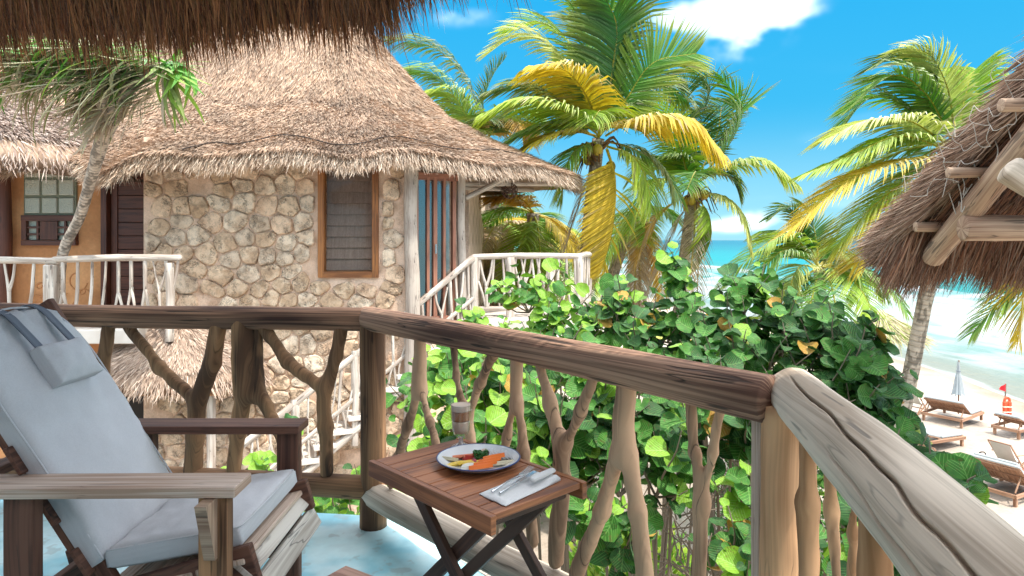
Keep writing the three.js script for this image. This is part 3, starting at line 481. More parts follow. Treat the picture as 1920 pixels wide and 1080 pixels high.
  blades('hood_thatch', roof, 15000, (r) => {
    const a = lerp(0.1, 1.8, r()), q = Math.sqrt(r()), p = hoodAt(a, q), b = hoodAt(a, Math.min(1, q + 0.05)); if (q > 0.94) b.y -= 0.12;
    const low = q > 0.9 ? r() * 0.26 : 0; p.y -= low; const n = V(Math.sin(a), 1.1, Math.cos(a)).normalize();
    const d = low > 0.01 ? V(Math.sin(a) * 0.5, -0.85, Math.cos(a) * 0.5) : b.sub(p).normalize().addScaledVector(n, 0.2);
    return { p: p.addScaledVector(n, 0.02), d: d.add(rv(r).multiplyScalar(0.28)), n, l: 0.13 + 0.14 * r(), w: 0.012 + 0.011 * r() };
  }, M.blade, hp, rnd);
  // dark cable lying on the thatch above the eave
  const pts = []; for (let k = 0; k <= 26; k++) { const t = lerp(0.035, 0.23, k / 26); const p = at(t, 0.90 + 0.018 * Math.sin(k * 1.1) + 0.02 * n3(k * 0.7, 2, 2)); p.y += 0.06; pts.push(p); }
  pts.unshift(at(0.027, 0.985).add(V(0, 0.05, 0.02)));
  partW('cable', tube(pts, [0.011], { seg: 5, steps: 90, amp: 0 }), M.cable, roof);
  // poles that carry the overhang on the right
  for (const [a, b, r] of [[W(872, 372, 11.7), W(965, 325, 12.3), 0.05], [W(868, 345, 11.9), W(1050, 345, 12.9), 0.045], [W(880, 330, 12.2), W(930, 352, 12.6), 0.035], [W(868, 352, 11.9), W(1000, 357, 13.2), 0.04], [W(900, 322, 12), W(960, 340, 13), 0.03]]) partW('rafter', rod(a, b, r, { amp: 0.08, steps: 6 }), M.white, house);
}
{
  const l = thing('hanging_lantern', 'round woven wicker lantern hanging under the right tip of the big thatched roof', 'lantern', W(955, 357, 12.4));
  const g = []; for (let k = 0; k < 12; k++) { const e = new THREE.TorusGeometry(0.15, 0.008, 5, 20); e.rotateX(k * 1.3); e.rotateY(k * 0.9); e.rotateZ(k * 0.4); g.push(e); }
  part('wicker_ball', merge(g), M.teakDark, l); part('cord', rod(V(0, 0.14, 0), V(0, 0.5, 0), 0.006), M.cable, l);
}
// white branch railings: posts, hand rail, forked sticks
const SHORT = { seg: 7, amp: 0.08 };
function forkStick(p, h, kind, ax, r, rnd, tilt = 0) { // Y, upside-down Y, or a plain leaning stick
  const w = 0.05 + 0.06 * rnd(), T = (x, y) => p.clone().addScaledVector(ax, x).add(V(0, y, 0)), j = h * (0.4 + 0.2 * rnd()), s = rnd() * 50;
  if (kind === 0) return merge([tube([T(0, 0), T(tilt, j)], [r, r], { ...SHORT, seed: s }), tube([T(tilt, j - r), T(-w * 0.7, j + (h - j) * 0.4), T(-w * 1.3, h)], [r, r * 0.7, r * 0.65], { ...SHORT, seed: s + 1 }), tube([T(tilt, j - r), T(w * 0.7, j + (h - j) * 0.4), T(w * 1.2, h)], [r, r * 0.75, r * 0.7], { ...SHORT, seed: s + 2 })]);
  if (kind === 1) return merge([tube([T(tilt, j), T(0, h)], [r, r * 1.1], { ...SHORT, seed: s }), tube([T(-w * 1.3, 0), T(-w * 0.7, j * 0.5), T(tilt, j + r)], [r * 0.7, r * 0.7, r], { ...SHORT, seed: s + 1 }), tube([T(w * 1.3, 0), T(w * 0.8, j * 0.5), T(tilt, j + r)], [r * 0.7, r * 0.75, r], { ...SHORT, seed: s + 2 })]);
  return tube([T(-tilt - w * 0.4, 0), T(0.02, h * 0.5), T(tilt + w * 0.4, h)], [r, r * 0.9, r * 0.8], { ...SHORT, seed: s });
}
function whiteRail(o, a, b, h, n, rnd, opt = {}) {
  const ax = b.clone().sub(a).setY(0).normalize(), up = V(0, 1, 0);
  partW('hand_rail', tube([a.clone().addScaledVector(up, h), a.clone().lerp(b, 0.5).addScaledVector(up, h + 0.015), b.clone().addScaledVector(up, h)], [opt.r ?? 0.05, 0.055, opt.r ?? 0.05], { amp: 0.09, seg: 9, steps: 14, seed: n * 3.3, round: 0.7 }), M.white, o);
  if (!opt.noBottom) partW('bottom_rail', tube([a.clone().addScaledVector(up, 0.16), b.clone().addScaledVector(up, 0.16)], [0.04], { amp: 0.1, seg: 8, steps: 10, seed: n }), M.white, o);
  for (let k = 0; k < n; k++) { const t = (k + 0.5) / n + (rnd() - 0.5) * 0.2 / n; partW('baluster', forkStick(a.clone().lerp(b, t).add(V(0, 0.12, 0)), h - 0.14, Math.floor(rnd() * 2.6), ax, 0.021 + 0.01 * rnd(), rnd, (rnd() - 0.5) * 0.06), M.white, o); }
}
const whitePost = (o, p, h, r, seed) => partW('post', tube([p.clone(), p.clone().add(V(0.012, h * 0.5, 0)), p.clone().add(V(0, h, 0))], [r, r * 0.95, r], { amp: 0.06, seg: 10, seed }), M.white, o);
{
  const rnd = rngOf(31), F0 = FLOOR;
  const a = thing('balcony_railing', 'white branch railing of the left balcony, in front of the orange wall', 'railing', V(-7, F0, -10.2));
  whiteRail(a, V(-8.9, F0, -10.2), V(-6.98, F0, -10.2), 1.03, 7, rnd, { noBottom: true }); whiteRail(a, V(-7.0, F0 + 0.0, -10.2), V(-5.08, F0 + 0.03, -10.2), 1.05, 9, rnd, { noBottom: true });
  partW('post', boxAt(W(96, 540, 10.2).x, F0 + 0.4, -10.2, 0.17, 1.15, 0.15, 0.02), M.white, a); whitePost(a, V(W(318, 500, 10.2).x, F0 - 0.2, -10.2), 1.2, 0.065, 3);
  const b = thing('deck_railing', 'white branch railing of the upper deck beside the glass doors', 'railing', V(0.2, F0, -11.5));
  const c0 = W(888, 598, 11.5), c1 = W(1085, 590, 11.9); c0.y = c1.y = F0;
  whiteRail(b, c0, c1, 1.06, 13, rnd); for (const [t, r] of [[0, 0.075], [0.34, 0.08], [0.72, 0.06], [1, 0.07]]) whitePost(b, c0.clone().lerp(c1, t).add(V(0, -0.15, 0)), 1.2, r, t * 9 + 1);
  whiteRail(b, c1, V(1.6, F0, -13.4), 1.06, 6, rnd);
  // stair: treads, stringers and its own sloping rail
  const s = thing('branch_stair', 'outdoor stair of pale slab treads with a sloping branch handrail along the stone wall', 'stairs', V(-2, 2, -10.4));
  const top = V(c0.x, F0, -11.45), bot = V(-4.0, 2.4, -9.9), n = 14, dir = bot.clone().sub(top);
  const flat = dir.clone().setY(0).normalize(), side = V(-flat.z, 0, flat.x); if (side.z > 0) side.negate();
  for (let k = 0; k < n; k++) { const p = top.clone().addScaledVector(dir, (k + 0.5) / n).addScaledVector(side, 0.34); const g = board(0.34, 0.07, 0.86, 0.012, { seed: k }); g.applyMatrix4(new THREE.Matrix4().makeBasis(flat, V(0, 1, 0), flat.clone().cross(V(0, 1, 0))).setPosition(p)); partW('tread', g, M.slab, s); }
  for (const q of [0.0, 0.72]) partW('stringer', tube([top.clone().addScaledVector(side, q).add(V(0, -0.16, 0)), bot.clone().addScaledVector(side, q).add(V(0, -0.16, 0))], [0.07], { amp: 0.08, seg: 8, steps: 10, seed: q * 9 }), M.white, s);
  const up = V(0, 1.05, 0), lo = V(0, 0.35, 0);
  partW('hand_rail', tube([top.clone().add(up), top.clone().lerp(bot, 0.3).add(up).add(V(0, -0.03, 0)), bot.clone().add(up)], [0.06, 0.05, 0.055], { amp: 0.08, seg: 9, steps: 20, seed: 5 }), M.white, s);
  partW('lower_rail', tube([top.clone().add(lo), bot.clone().add(lo)], [0.035], { amp: 0.1, seg: 7, steps: 12, seed: 6 }), M.white, s);
  for (let k = 0; k < 22; k++) { const p = top.clone().addScaledVector(dir, (k + 0.6) / 22.4); partW('baluster', forkStick(p.add(V(0, -0.1, 0)), 1.1, Math.floor(rnd() * 2.7), flat, 0.018 + 0.01 * rnd(), rnd, (rnd() - 0.5) * 0.12), M.white, s); }
  for (const t of [0.28, 0.55, 0.8]) whitePost(s, top.clone().lerp(bot, t).add(V(0, -0.4, 0)), 1.5, 0.055, t * 7);
}
{ // small thatched roof at the lower storey, left
  const o = thing('lower_thatch_roof', 'small rounded thatched roof against the lower stone wall, seen between the dark balusters', 'roof', V(-5.3, 4.3, -10.2)), rnd = rngOf(41);
  const pt = (a, r) => V(-5.45 + 1.5 * Math.sin(a) * r, 4.42 + 0.85 * Math.pow(1 - r, 0.9) + 0.05 * n3(a * 3, r * 4, 1), -10.75 + 1.05 * Math.cos(a) * r);
  const m = new MB(), rows = [0.7, 1, 1, 0.85, 0.65, 0.4, 0.2, 0.02].map((r, j) => Array.from({ length: 33 }, (_, k) => { const p = pt(lerp(-1.7, 1.7, k / 32), r); if (j < 2) p.y -= 0.2; return m.v(p, k * 0.12, r * 1.4); }));
  for (let j = 0; j + 1 < rows.length; j++) for (let k = 0; k < 32; k++) m.q(rows[j][k], rows[j][k + 1], rows[j + 1][k + 1], rows[j + 1][k]);
  partW('thatch_bed', m.geo(), M.thatchBase, o);
  blades('thatch', o, 9500, (r) => { const a = lerp(-1.65, 1.65, r()), q = Math.sqrt(r()), p = pt(a, q), n = V(Math.sin(a), 1, Math.cos(a)).normalize(), low = q > 0.88 ? r() * 0.2 : 0; p.y -= low; const d = low > 0.01 ? V(Math.sin(a) * 0.5, -0.9, Math.cos(a) * 0.5) : V(Math.sin(a), -0.7, Math.cos(a)).addScaledVector(n, 0.10); return { p: p.addScaledVector(n, 0.02), d: d.add(rv(r).multiplyScalar(0.3)), n, l: 0.11 + 0.12 * r(), w: 0.009 + 0.009 * r() }; }, M.blade, [[0.58, 0.44, 0.34], [0.48, 0.35, 0.27], [0.38, 0.27, 0.20], [0.64, 0.51, 0.41]], rnd);
  for (const x of [-6.2, -4.6]) partW('roof_post', rod(V(x, 0, -10.2), V(x, 4.4, -10.2), 0.07, { amp: 0.08, steps: 6 }), M.white, o);
  partW('eave_pole', rod(V(-6.4, 4.2, -10.05), V(-4.4, 4.2, -10.05), 0.05, { amp: 0.08, steps: 6 }), M.branch, o);
}
{ // dry twigs heaped at the foot of the stair
  const o = thing('twig_heap', 'heap of bleached dry twigs at the foot of the stair', 'twigs', V(-2.6, 2.2, -8.6)), rnd = rngOf(43), g = [];
  for (let k = 0; k < 150; k++) { const p = V(-2.65 + 0.75 * (rnd() - 0.5) * 2, 2.25 + 0.9 * rnd() * rnd(), -8.6 + 0.5 * (rnd() - 0.5)), d = rv(rnd).normalize().multiplyScalar(0.22 + 0.3 * rnd()); d.y = Math.abs(d.y) * 0.7; g.push(tube([p, p.clone().addScaledVector(d, 0.5).add(rv(rnd).multiplyScalar(0.06)), p.clone().add(d)], [0.012, 0.009, 0.004], { seg: 5, steps: 4, amp: 0 })); }
  const m = partW('twig', merge(g), M.white, o); m.userData.kind = 'stuff';
  partW('mound', new THREE.SphereGeometry(1.1, 16, 10).scale(1.3, 1, 0.8).translate(-2.6, 1.35, -8.75), M.mortar, o);
}

// ------------------------------------------------------------------ the terrace: floor, railing, thatched cover
const RA = V(-0.655, 0, -3.15), RL = V(-3.4, 0, -3.5), RB = V(0.635, 0, -1.57), RC = V(0.45, 0, 0.5);
{
  const s = new THREE.Shape(), pts = [[-3.6, -3.62], [-0.57, -3.25], [-0.15, -2.72], [0.75, -1.6], [0.6, 0.6], [0.6, 3], [-3.6, 3]];
  s.moveTo(pts[0][0], -pts[0][1]); for (const [x, z] of pts.slice(1)) s.lineTo(x, -z);
  const g = new THREE.ExtrudeGeometry(s, { depth: 0.22, bevelEnabled: true, bevelSize: 0.015, bevelThickness: 0.015, bevelSegments: 2 }); g.rotateX(-Math.PI / 2); g.translate(0, FLOOR - 0.235, 0);
  tag(structure('terrace_floor', g, M.floor), 'pale blue polished cement floor of the terrace');
}
const onRail = (A, B) => { const u = B.clone().sub(A).normalize(); return (px, py) => { const r = (px - 960) / F, s = (-r * A.z - A.x) / (u.x + r * u.z), d = -(A.z + s * u.z); return V(A.x + s * u.x, EYE - (py - 450) / F * d, -d); }; };
{
  const R1 = onRail(RL, RA), R2 = onRail(RA, RB), R3 = onRail(RB, RC), o = thing('terrace_railing', 'weathered dark log railing of the terrace with forked branch balusters', 'railing', V(0, FLOOR, -2.4));
  const H = FLOOR + 0.975, at = (p, y) => V(p.x, y, p.z);
  partW('top_rail', tube([at(RL, H + 0.01), at(RL.clone().lerp(RA, 0.5), H - 0.005), at(RA.clone().add(V(0.03, 0, 0)), H)], [0.054, 0.057, 0.056], { amp: 0.05, seg: 16, steps: 40, seed: 2, freq: 3 }), M.rail, o);
  partW('top_rail', tube([at(RA.clone().add(V(-0.04, 0, -0.02)), H + 0.004), at(RA.clone().lerp(RB, 0.5), H + 0.006), at(RB.clone().add(V(-0.03, 0, -0.0)), H)], [0.056, 0.054, 0.058], { amp: 0.05, seg: 16, steps: 40, seed: 3, freq: 3, round: 0.3 }), M.rail2, o);
  partW('top_rail', tube([at(RB.clone().add(V(0.035, 0, -0.02)), H + 0.01), V(0.588, H - 0.004, -1.05), V(0.492, H - 0.014, -0.55), V(0.40, H - 0.02, 0.2)], [0.061, 0.068, 0.072, 0.074], { amp: 0.045, seg: 260, steps: 110, seed: 5, freq: 3, round: 0.55, groove: (t, a) => { const c = 3.55 + 0.35 * Math.sin(t * 2.2) + 0.10 * n3(t * 14, 1, 2), d = Math.abs(((a - c + 9.42) % 6.283) - 3.1416), e = 4.5 + 0.25 * n3(t * 9, 4, 2), f = Math.abs(((a - e + 9.42) % 6.283) - 3.1416); return 0.24 * sm(d, 0.055, 0.005) * sm(t, 0.02, 0.12) + 0.10 * sm(f, 0.045, 0) * sm(t, 0.25, 0.35) * sm(t, 0.75, 0.6); } }), M.railGrey, o);
  // bottom rails
  partW('bottom_rail', tube([at(RL, FLOOR + 0.18), at(RA, FLOOR + 0.18)], [0.055], { amp: 0.07, seg: 12, steps: 24, seed: 7 }), M.branch, o);
  partW('bottom_rail', tube([at(RA, FLOOR + 0.15), at(RA.clone().lerp(RB, 0.5), FLOOR + 0.2), at(RB, FLOOR + 0.26)], [0.062, 0.058, 0.06], { amp: 0.07, seg: 12, steps: 24, seed: 8 }), M.railGrey, o);
  const mk = (R, lines, seed, mat, along, cell = 0.011) => { const L = lines.map(([pts, w0, w1]) => { const P = pts.map(([x, y]) => R(x, y)), d = -P[0].z; return [P, [w0 / 2 / F * d, (w1 ?? w0) / 2 / F * d]]; }); partW('baluster', branchMesh(bonesOf(L), cell, seed, along), mat, o); };
  const u1 = RA.clone().sub(RL).normalize(), u2 = RB.clone().sub(RA).normalize(), u3 = RC.clone().sub(RB).normalize();
  mk(R1, [[[[205, 600], [192, 700], [188, 890]], 26, 30]], 1, M.branch, u1);
  mk(R1, [[[[232, 600], [300, 690], [362, 748]], 22, 26], [[[410, 605], [398, 680], [371, 750]], 33, 35], [[[369, 748], [366, 820], [362, 888]], 36, 34]], 2, M.branch, u1);
  mk(R1, [[[[455, 603], [460, 735]], 44, 46], [[[458, 735], [446, 810], [437, 890]], 34, 28], [[[484, 608], [486, 720], [512, 790], [538, 840], [552, 890]], 18, 30], [[[462, 725], [500, 760]], 34, 26]], 3, M.branch, u1);
  mk(R1, [[[[486, 602], [540, 680], [602, 726]], 24, 27], [[[641, 608], [630, 670], [612, 725]], 29, 26], [[[607, 722], [610, 800], [613, 885]], 30, 29]], 4, M.branch, u1);
  mk(R1, [[[[60, 600], [68, 720], [62, 890]], 30, 32]], 5, M.branch, u1);
  mk(R2, [[[[787, 632], [786, 735]], 27, 32], [[[783, 730], [765, 800], [744, 860], [732, 910]], 21, 20], [[[789, 730], [806, 790], [822, 850], [838, 905]], 19, 20]], 6, M.branchLight, u2);
  mk(R2, [[[[849, 642], [856, 705], [868, 762]], 17, 18], [[[926, 662], [900, 720], [880, 775]], 22, 24], [[[876, 768], [884, 850], [888, 955]], 24, 24]], 7, M.branchLight, u2);
  mk(R2, [[[[970, 668], [968, 760]], 27, 30], [[[964, 752], [950, 820], [938, 880], [926, 970]], 19, 20], [[[974, 752], [982, 850], [990, 940], [1000, 1015]], 22, 28]], 8, M.branchLight, u2);
  mk(R2, [[[[1010, 678], [1030, 755], [1050, 830]], 24, 28], [[[1117, 700], [1088, 770], [1060, 835]], 26, 30], [[[1054, 828], [1053, 900], [1042, 1050]], 40, 34]], 9, M.branchLight, u2);
  mk(R2, [[[[1176, 705], [1168, 855]], 42, 48], [[[1160, 850], [1128, 960], [1080, 1075]], 34, 34], [[[1176, 850], [1196, 960], [1216, 1130]], 34, 36]], 10, M.branchLight, u2, 0.009);
  mk(R2, [[[[1291, 730], [1302, 850], [1318, 945]], 27, 26], [[[1353, 748], [1336, 850], [1314, 955]], 21, 25], [[[1316, 935], [1304, 1150]], 30, 32]], 11, M.branchLight, u2, 0.009);
  partW('post', tube([V(RA.x, FLOOR - 0.0, RA.z), V(RA.x, FLOOR + 0.5, RA.z), V(RA.x - 0.005, H, RA.z)], [0.064, 0.06, 0.061], { amp: 0.045, seg: 16, steps: 30, seed: 9 }), M.branch, o);
  const p1 = R2(1424, 760); partW('post', tube([V(p1.x, FLOOR, p1.z), V(p1.x, H - 0.03, p1.z)], [0.02, 0.019], { amp: 0.06, seg: 12, steps: 20, seed: 10 }), M.armGrey, o);
  partW('post', tube([V(RB.x - 0.02, FLOOR, RB.z + 0.02), V(RB.x - 0.006, FLOOR + 0.6, RB.z + 0.02), V(RB.x - 0.002, H - 0.01, RB.z + 0.02)], [0.052, 0.051, 0.05], { amp: 0.05, seg: 16, steps: 30, seed: 11 }), M.orangePost, o);
  mk(R3, [[[[1516, 800], [1514, 940], [1511, 1200]], 42, 42]], 12, M.orangePost, u3, 0.008);
  mk(R3, [[[[1549, 850], [1560, 960], [1580, 1250]], 23, 26]], 13, M.orangePost, u3, 0.007);
  mk(R3, [[[[1606, 920], [1601, 1000], [1585, 1250]], 19, 25]], 14, M.orangePost, u3, 0.007);
  mk(R3, [[[[1644, 950], [1638, 1250]], 66, 70]], 15, M.orangePost, u3, 0.008);
  mk(R3, [[[[1760, 1040], [1756, 1400]], 60, 64]], 16, M.chair, u3, 0.009);
}
// thatched cover over the terrace: eave along the railing, rising to a peak behind the camera
function ragEdge(name, o, line, out, n, rnd, pal, opt = {}) { // hanging fringe along a 3-D line
  blades(name, o, n, (r) => {
    const t = r(), k = t * (line.length - 1), i = Math.min(line.length - 2, Math.floor(k)), a = line[i], b = line[i + 1], p = a.clone().lerp(b, k - i), ol = out(i);
    const deep = r(), clump = n3(p.x * 6 + i * 3, p.z * 6, 2) + 0.6 * n3(p.x * 17, p.z * 17, 7), len = (opt.len ?? 0.3) * (0.55 + 0.5 * r() + 0.35 * clump);
    p.addScaledVector(ol, -deep * (opt.depth ?? 0.35)).add(V(0, deep * (opt.rise ?? 0.16) + (opt.up ?? 0.06) * r() * 2, 0));
    const lean = (opt.lean ?? 0.25), fly = r() < 0.05 ? 2.2 : 1;
    return { p, d: V(ol.x * lean, -1, ol.z * lean).add(rv(r).multiplyScalar(0.16 * fly)), n: ol.clone().add(V(0, 0.2, 0)), l: Math.max(0.06, len), w: (opt.w ?? 0.005) * (0.7 + 0.9 * r()) };
  }, M.bladeDark, pal, rnd);
}
{
  const o = thing('terrace_thatch_cover', 'dark shaggy thatch eave of the terrace hanging across the top left', 'thatched roof', V(-1, FLOOR + 2.2, -1)), rnd = rngOf(51);
  const E = 7.555, line = [V(-5, E + 0.02, -3.75), V(-2.6, E, -3.42), V(-0.66, E, -3.2), V(-0.16, E + 0.05, -2.55), V(0.5, E, -1.75), V(1.15, E, -1.0), V(1.15, E, 1.0)], peak = V(-1.6, 9.8, 1.0);
  const outs = line.slice(0, -1).map((a, i) => { const d = line[i + 1].clone().sub(a).setY(0).normalize(); const n = V(d.z, 0, -d.x); return n; });
  const m = new MB(), rows = [0, 0.08, 0.3, 0.65, 1].map((t, j) => line.map((p, k) => { const q = p.clone().lerp(peak, t); q.y += 0.0; return m.v(q, k * 0.8, t * 4); })), low = [0, 0.3, 0.65, 1].map((t) => line.map((p, k) => m.v(p.clone().lerp(peak, t).add(V(0, 0.26, 0)), k * 0.8, t * 4)));
  const sheet = (R) => { for (let j = 0; j + 1 < R.length; j++) for (let k = 0; k + 1 < line.length; k++) m.q(R[j][k], R[j][k + 1], R[j + 1][k + 1], R[j + 1][k]); };
  sheet(rows); sheet(low); sheet([rows[0], low[0]]);
  m.q(...[V(-5, E, -3.75), V(-5, E, 1.05), peak, peak].map((p) => m.v(p))); // left slope closes towards the hut
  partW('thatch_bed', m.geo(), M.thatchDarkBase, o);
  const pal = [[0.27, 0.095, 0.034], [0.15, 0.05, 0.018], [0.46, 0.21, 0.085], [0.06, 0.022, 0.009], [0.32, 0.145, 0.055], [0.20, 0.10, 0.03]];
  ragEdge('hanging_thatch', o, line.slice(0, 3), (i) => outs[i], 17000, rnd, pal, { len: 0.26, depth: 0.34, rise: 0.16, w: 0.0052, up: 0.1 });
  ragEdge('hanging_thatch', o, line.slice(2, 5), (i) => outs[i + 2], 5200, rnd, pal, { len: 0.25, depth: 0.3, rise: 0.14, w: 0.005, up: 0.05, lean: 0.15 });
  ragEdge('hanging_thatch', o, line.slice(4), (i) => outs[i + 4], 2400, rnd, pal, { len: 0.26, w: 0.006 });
}
{ // the hut behind the viewer
  const o = thing('terrace_hut', 'wooden hut wall behind the terrace, out of view', 'hut', V(-2, FLOOR, 1.6));
  for (let k = 0; k < 13; k++) partW('wall_board', boxAt(-5 + k * 0.46, FLOOR + 1.7, 1.6 + 0.004 * (k % 2), 0.455, 3.4, 0.06), M.teak, o);
}
{ // thatched roof on the right, seen from below; its slope rises towards the viewer
  const o = thing('side_thatch_roof', 'weathered thatch roof with round log rafters jutting in from the right edge', 'thatched roof', V(3.2, 6.3, -4)), rnd = rngOf(61);
  const E0 = V(2.60, 6.42, -4.5), ex = V(1, 0, 0.06).normalize(), up = V(0.02, 1.0, 1.52).normalize(), nrm = ex.clone().cross(up).normalize(); if (nrm.y < 0) nrm.negate();
  const at = (a, b, h = 0) => E0.clone().addScaledVector(ex, a).addScaledVector(up, b).addScaledVector(nrm, h);
  const m = new MB(), A = 16, B = 14, T = 0.2, grid = (h) => Array.from({ length: B + 1 }, (_, j) => Array.from({ length: A + 1 }, (_, i) => { const a = i / A * 3.2, b = j / B * 4.2; return m.v(at(a + (i ? 0 : 0.03 * n3(b * 5, h * 9, 1)), b, h + 0.02 * n3(a * 5, b * 5, h * 7)), b * 0.9, a * 0.9); }));
  const g0 = grid(0), g1 = grid(T); for (const g of [g0, g1]) for (let j = 0; j < B; j++) for (let i = 0; i < A; i++) m.q(g[j][i], g[j][i + 1], g[j + 1][i + 1], g[j + 1][i]);
  for (let j = 0; j < B; j++) m.q(g0[j][0], g0[j + 1][0], g1[j + 1][0], g1[j][0]); for (let i = 0; i < A; i++) m.q(g0[0][i], g0[0][i + 1], g1[0][i + 1], g1[0][i]);
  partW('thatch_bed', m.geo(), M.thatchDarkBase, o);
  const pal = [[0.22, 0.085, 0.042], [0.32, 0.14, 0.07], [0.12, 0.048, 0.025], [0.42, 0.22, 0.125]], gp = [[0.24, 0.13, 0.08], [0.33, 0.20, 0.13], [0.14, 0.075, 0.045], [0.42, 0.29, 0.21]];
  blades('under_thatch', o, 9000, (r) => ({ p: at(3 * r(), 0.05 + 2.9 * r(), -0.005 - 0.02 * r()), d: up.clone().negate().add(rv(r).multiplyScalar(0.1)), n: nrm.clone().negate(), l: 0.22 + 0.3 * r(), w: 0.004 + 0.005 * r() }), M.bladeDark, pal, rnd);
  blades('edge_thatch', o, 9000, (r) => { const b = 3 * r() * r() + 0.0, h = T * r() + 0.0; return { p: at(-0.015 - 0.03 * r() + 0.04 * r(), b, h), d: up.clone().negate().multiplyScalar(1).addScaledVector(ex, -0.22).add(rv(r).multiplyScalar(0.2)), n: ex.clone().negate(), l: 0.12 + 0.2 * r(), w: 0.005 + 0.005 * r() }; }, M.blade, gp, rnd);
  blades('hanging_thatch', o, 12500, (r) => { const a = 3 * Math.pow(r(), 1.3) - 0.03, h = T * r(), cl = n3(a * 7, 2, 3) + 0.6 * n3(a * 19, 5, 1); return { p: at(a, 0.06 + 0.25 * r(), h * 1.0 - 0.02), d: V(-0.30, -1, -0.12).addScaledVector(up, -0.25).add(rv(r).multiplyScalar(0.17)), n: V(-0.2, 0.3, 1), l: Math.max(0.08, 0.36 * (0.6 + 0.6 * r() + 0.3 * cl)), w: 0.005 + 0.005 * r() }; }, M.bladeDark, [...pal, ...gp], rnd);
  // logs
  const logs = [['rafter', at(0.115, 0.14, -0.13), at(-0.2, 3.5, -0.13), 0.068, M.paleLog], ['rafter', at(0.62, 0.5, -0.08), at(0.74, 3.4, -0.08), 0.055, M.paleLog], ['rafter', at(1.6, 0.3, -0.09), at(1.7, 3.2, -0.09), 0.06, M.paleLog],
    ['beam', W(1806, 428, 3.86), W(2300, 432, 3.7), 0.075, M.paleLog], ['brace', W(1893, 318, 3.35), W(2080, 440, 3.2), 0.075, M.railGrey],
    ['purlin', at(-0.08, 0.37, -0.05), at(2.8, 0.37, -0.035), 0.032, M.paleLog], ['purlin', at(-0.17, 0.905, -0.05), at(2.8, 0.905, -0.035), 0.03, M.paleLog], ['purlin', at(-0.2, 1.43, -0.05), at(2.8, 1.43, -0.035), 0.034, M.paleLog]];
  logs.forEach(([n, a, b, r, mat], i) => partW(n, tube([a, a.clone().lerp(b, 0.5).add(V(0, 0.008, 0)), b], [r, r * 0.97, r], { amp: 0.06, seg: 14, steps: 24, seed: i * 2.7, round: n === 'brace' ? 0.35 : 0.12 }), mat, o));
  partW('post', tube([V(3.35, 0, -3.1), V(3.33, 7.0, -3.15)], [0.1], { amp: 0.06, seg: 12, steps: 30 }), M.paleLog, o);
  // knotted net hanging over the edge
  const net = [], P = (i, j) => at(-0.14 + 0.06 * n3(i * 2.1, j * 1.7, 5) + 0.03 * Math.max(0, j - 2), 0.55 + i * 0.155 + 0.06 * n3(i * 3.3, j * 2.9, 1), T + 0.015 - j * 0.07 + 0.03 * n3(i * 1.9, j * 3.1, 9));
  for (let i = 0; i < 15; i++) for (let j = 0; j < 4; j++) { if (rnd() < 0.12) continue; const o2 = (j % 2) * 0.5; for (const q of [[i + o2 + 0.5, j + 1], [i + o2 - 0.5, j + 1]]) { if (rnd() < 0.18) continue; const a = P(i + o2, j), b = P(...q), c = a.clone().lerp(b, 0.5).add(rv(rnd).multiplyScalar(0.035).add(V(-0.01, -0.03, 0))); net.push(tube([a, c, b], [0.0019], { seg: 5, steps: 5, amp: 0 })); } }
  for (let k = 0; k < 10; k++) { const b = 0.6 + 1.3 * rnd(), a = at(-0.05, b, 0.05), l = 0.12 + 0.16 * rnd(); net.push(tube([a, a.clone().add(V(0.03, -l * 0.6, 0.02)), a.clone().add(V(0.07 * rnd(), -l, 0.03)), a.clone().add(V(0.06, -l * 0.6, 0.04))], [0.003], { seg: 5, steps: 10, amp: 0 })); }
  const nm = partW('rope_net', merge(net), M.rope, o); nm.userData.kind = 'stuff';
  const knot = at(-0.03, 0.28, 0.06), kg = []; for (let k = 0; k < 9; k++) kg.push(new THREE.TorusGeometry(0.03 + 0.02 * rnd(), 0.008, 5, 12).rotateX(rnd() * 3).rotateY(rnd() * 3).translate(knot.x + 0.05 * (rnd() - 0.5), knot.y + 0.05 * (rnd() - 0.5), knot.z + 0.03 * (rnd() - 0.5)));
  partW('rope_knot', merge(kg), M.ropeGrey, o);
}
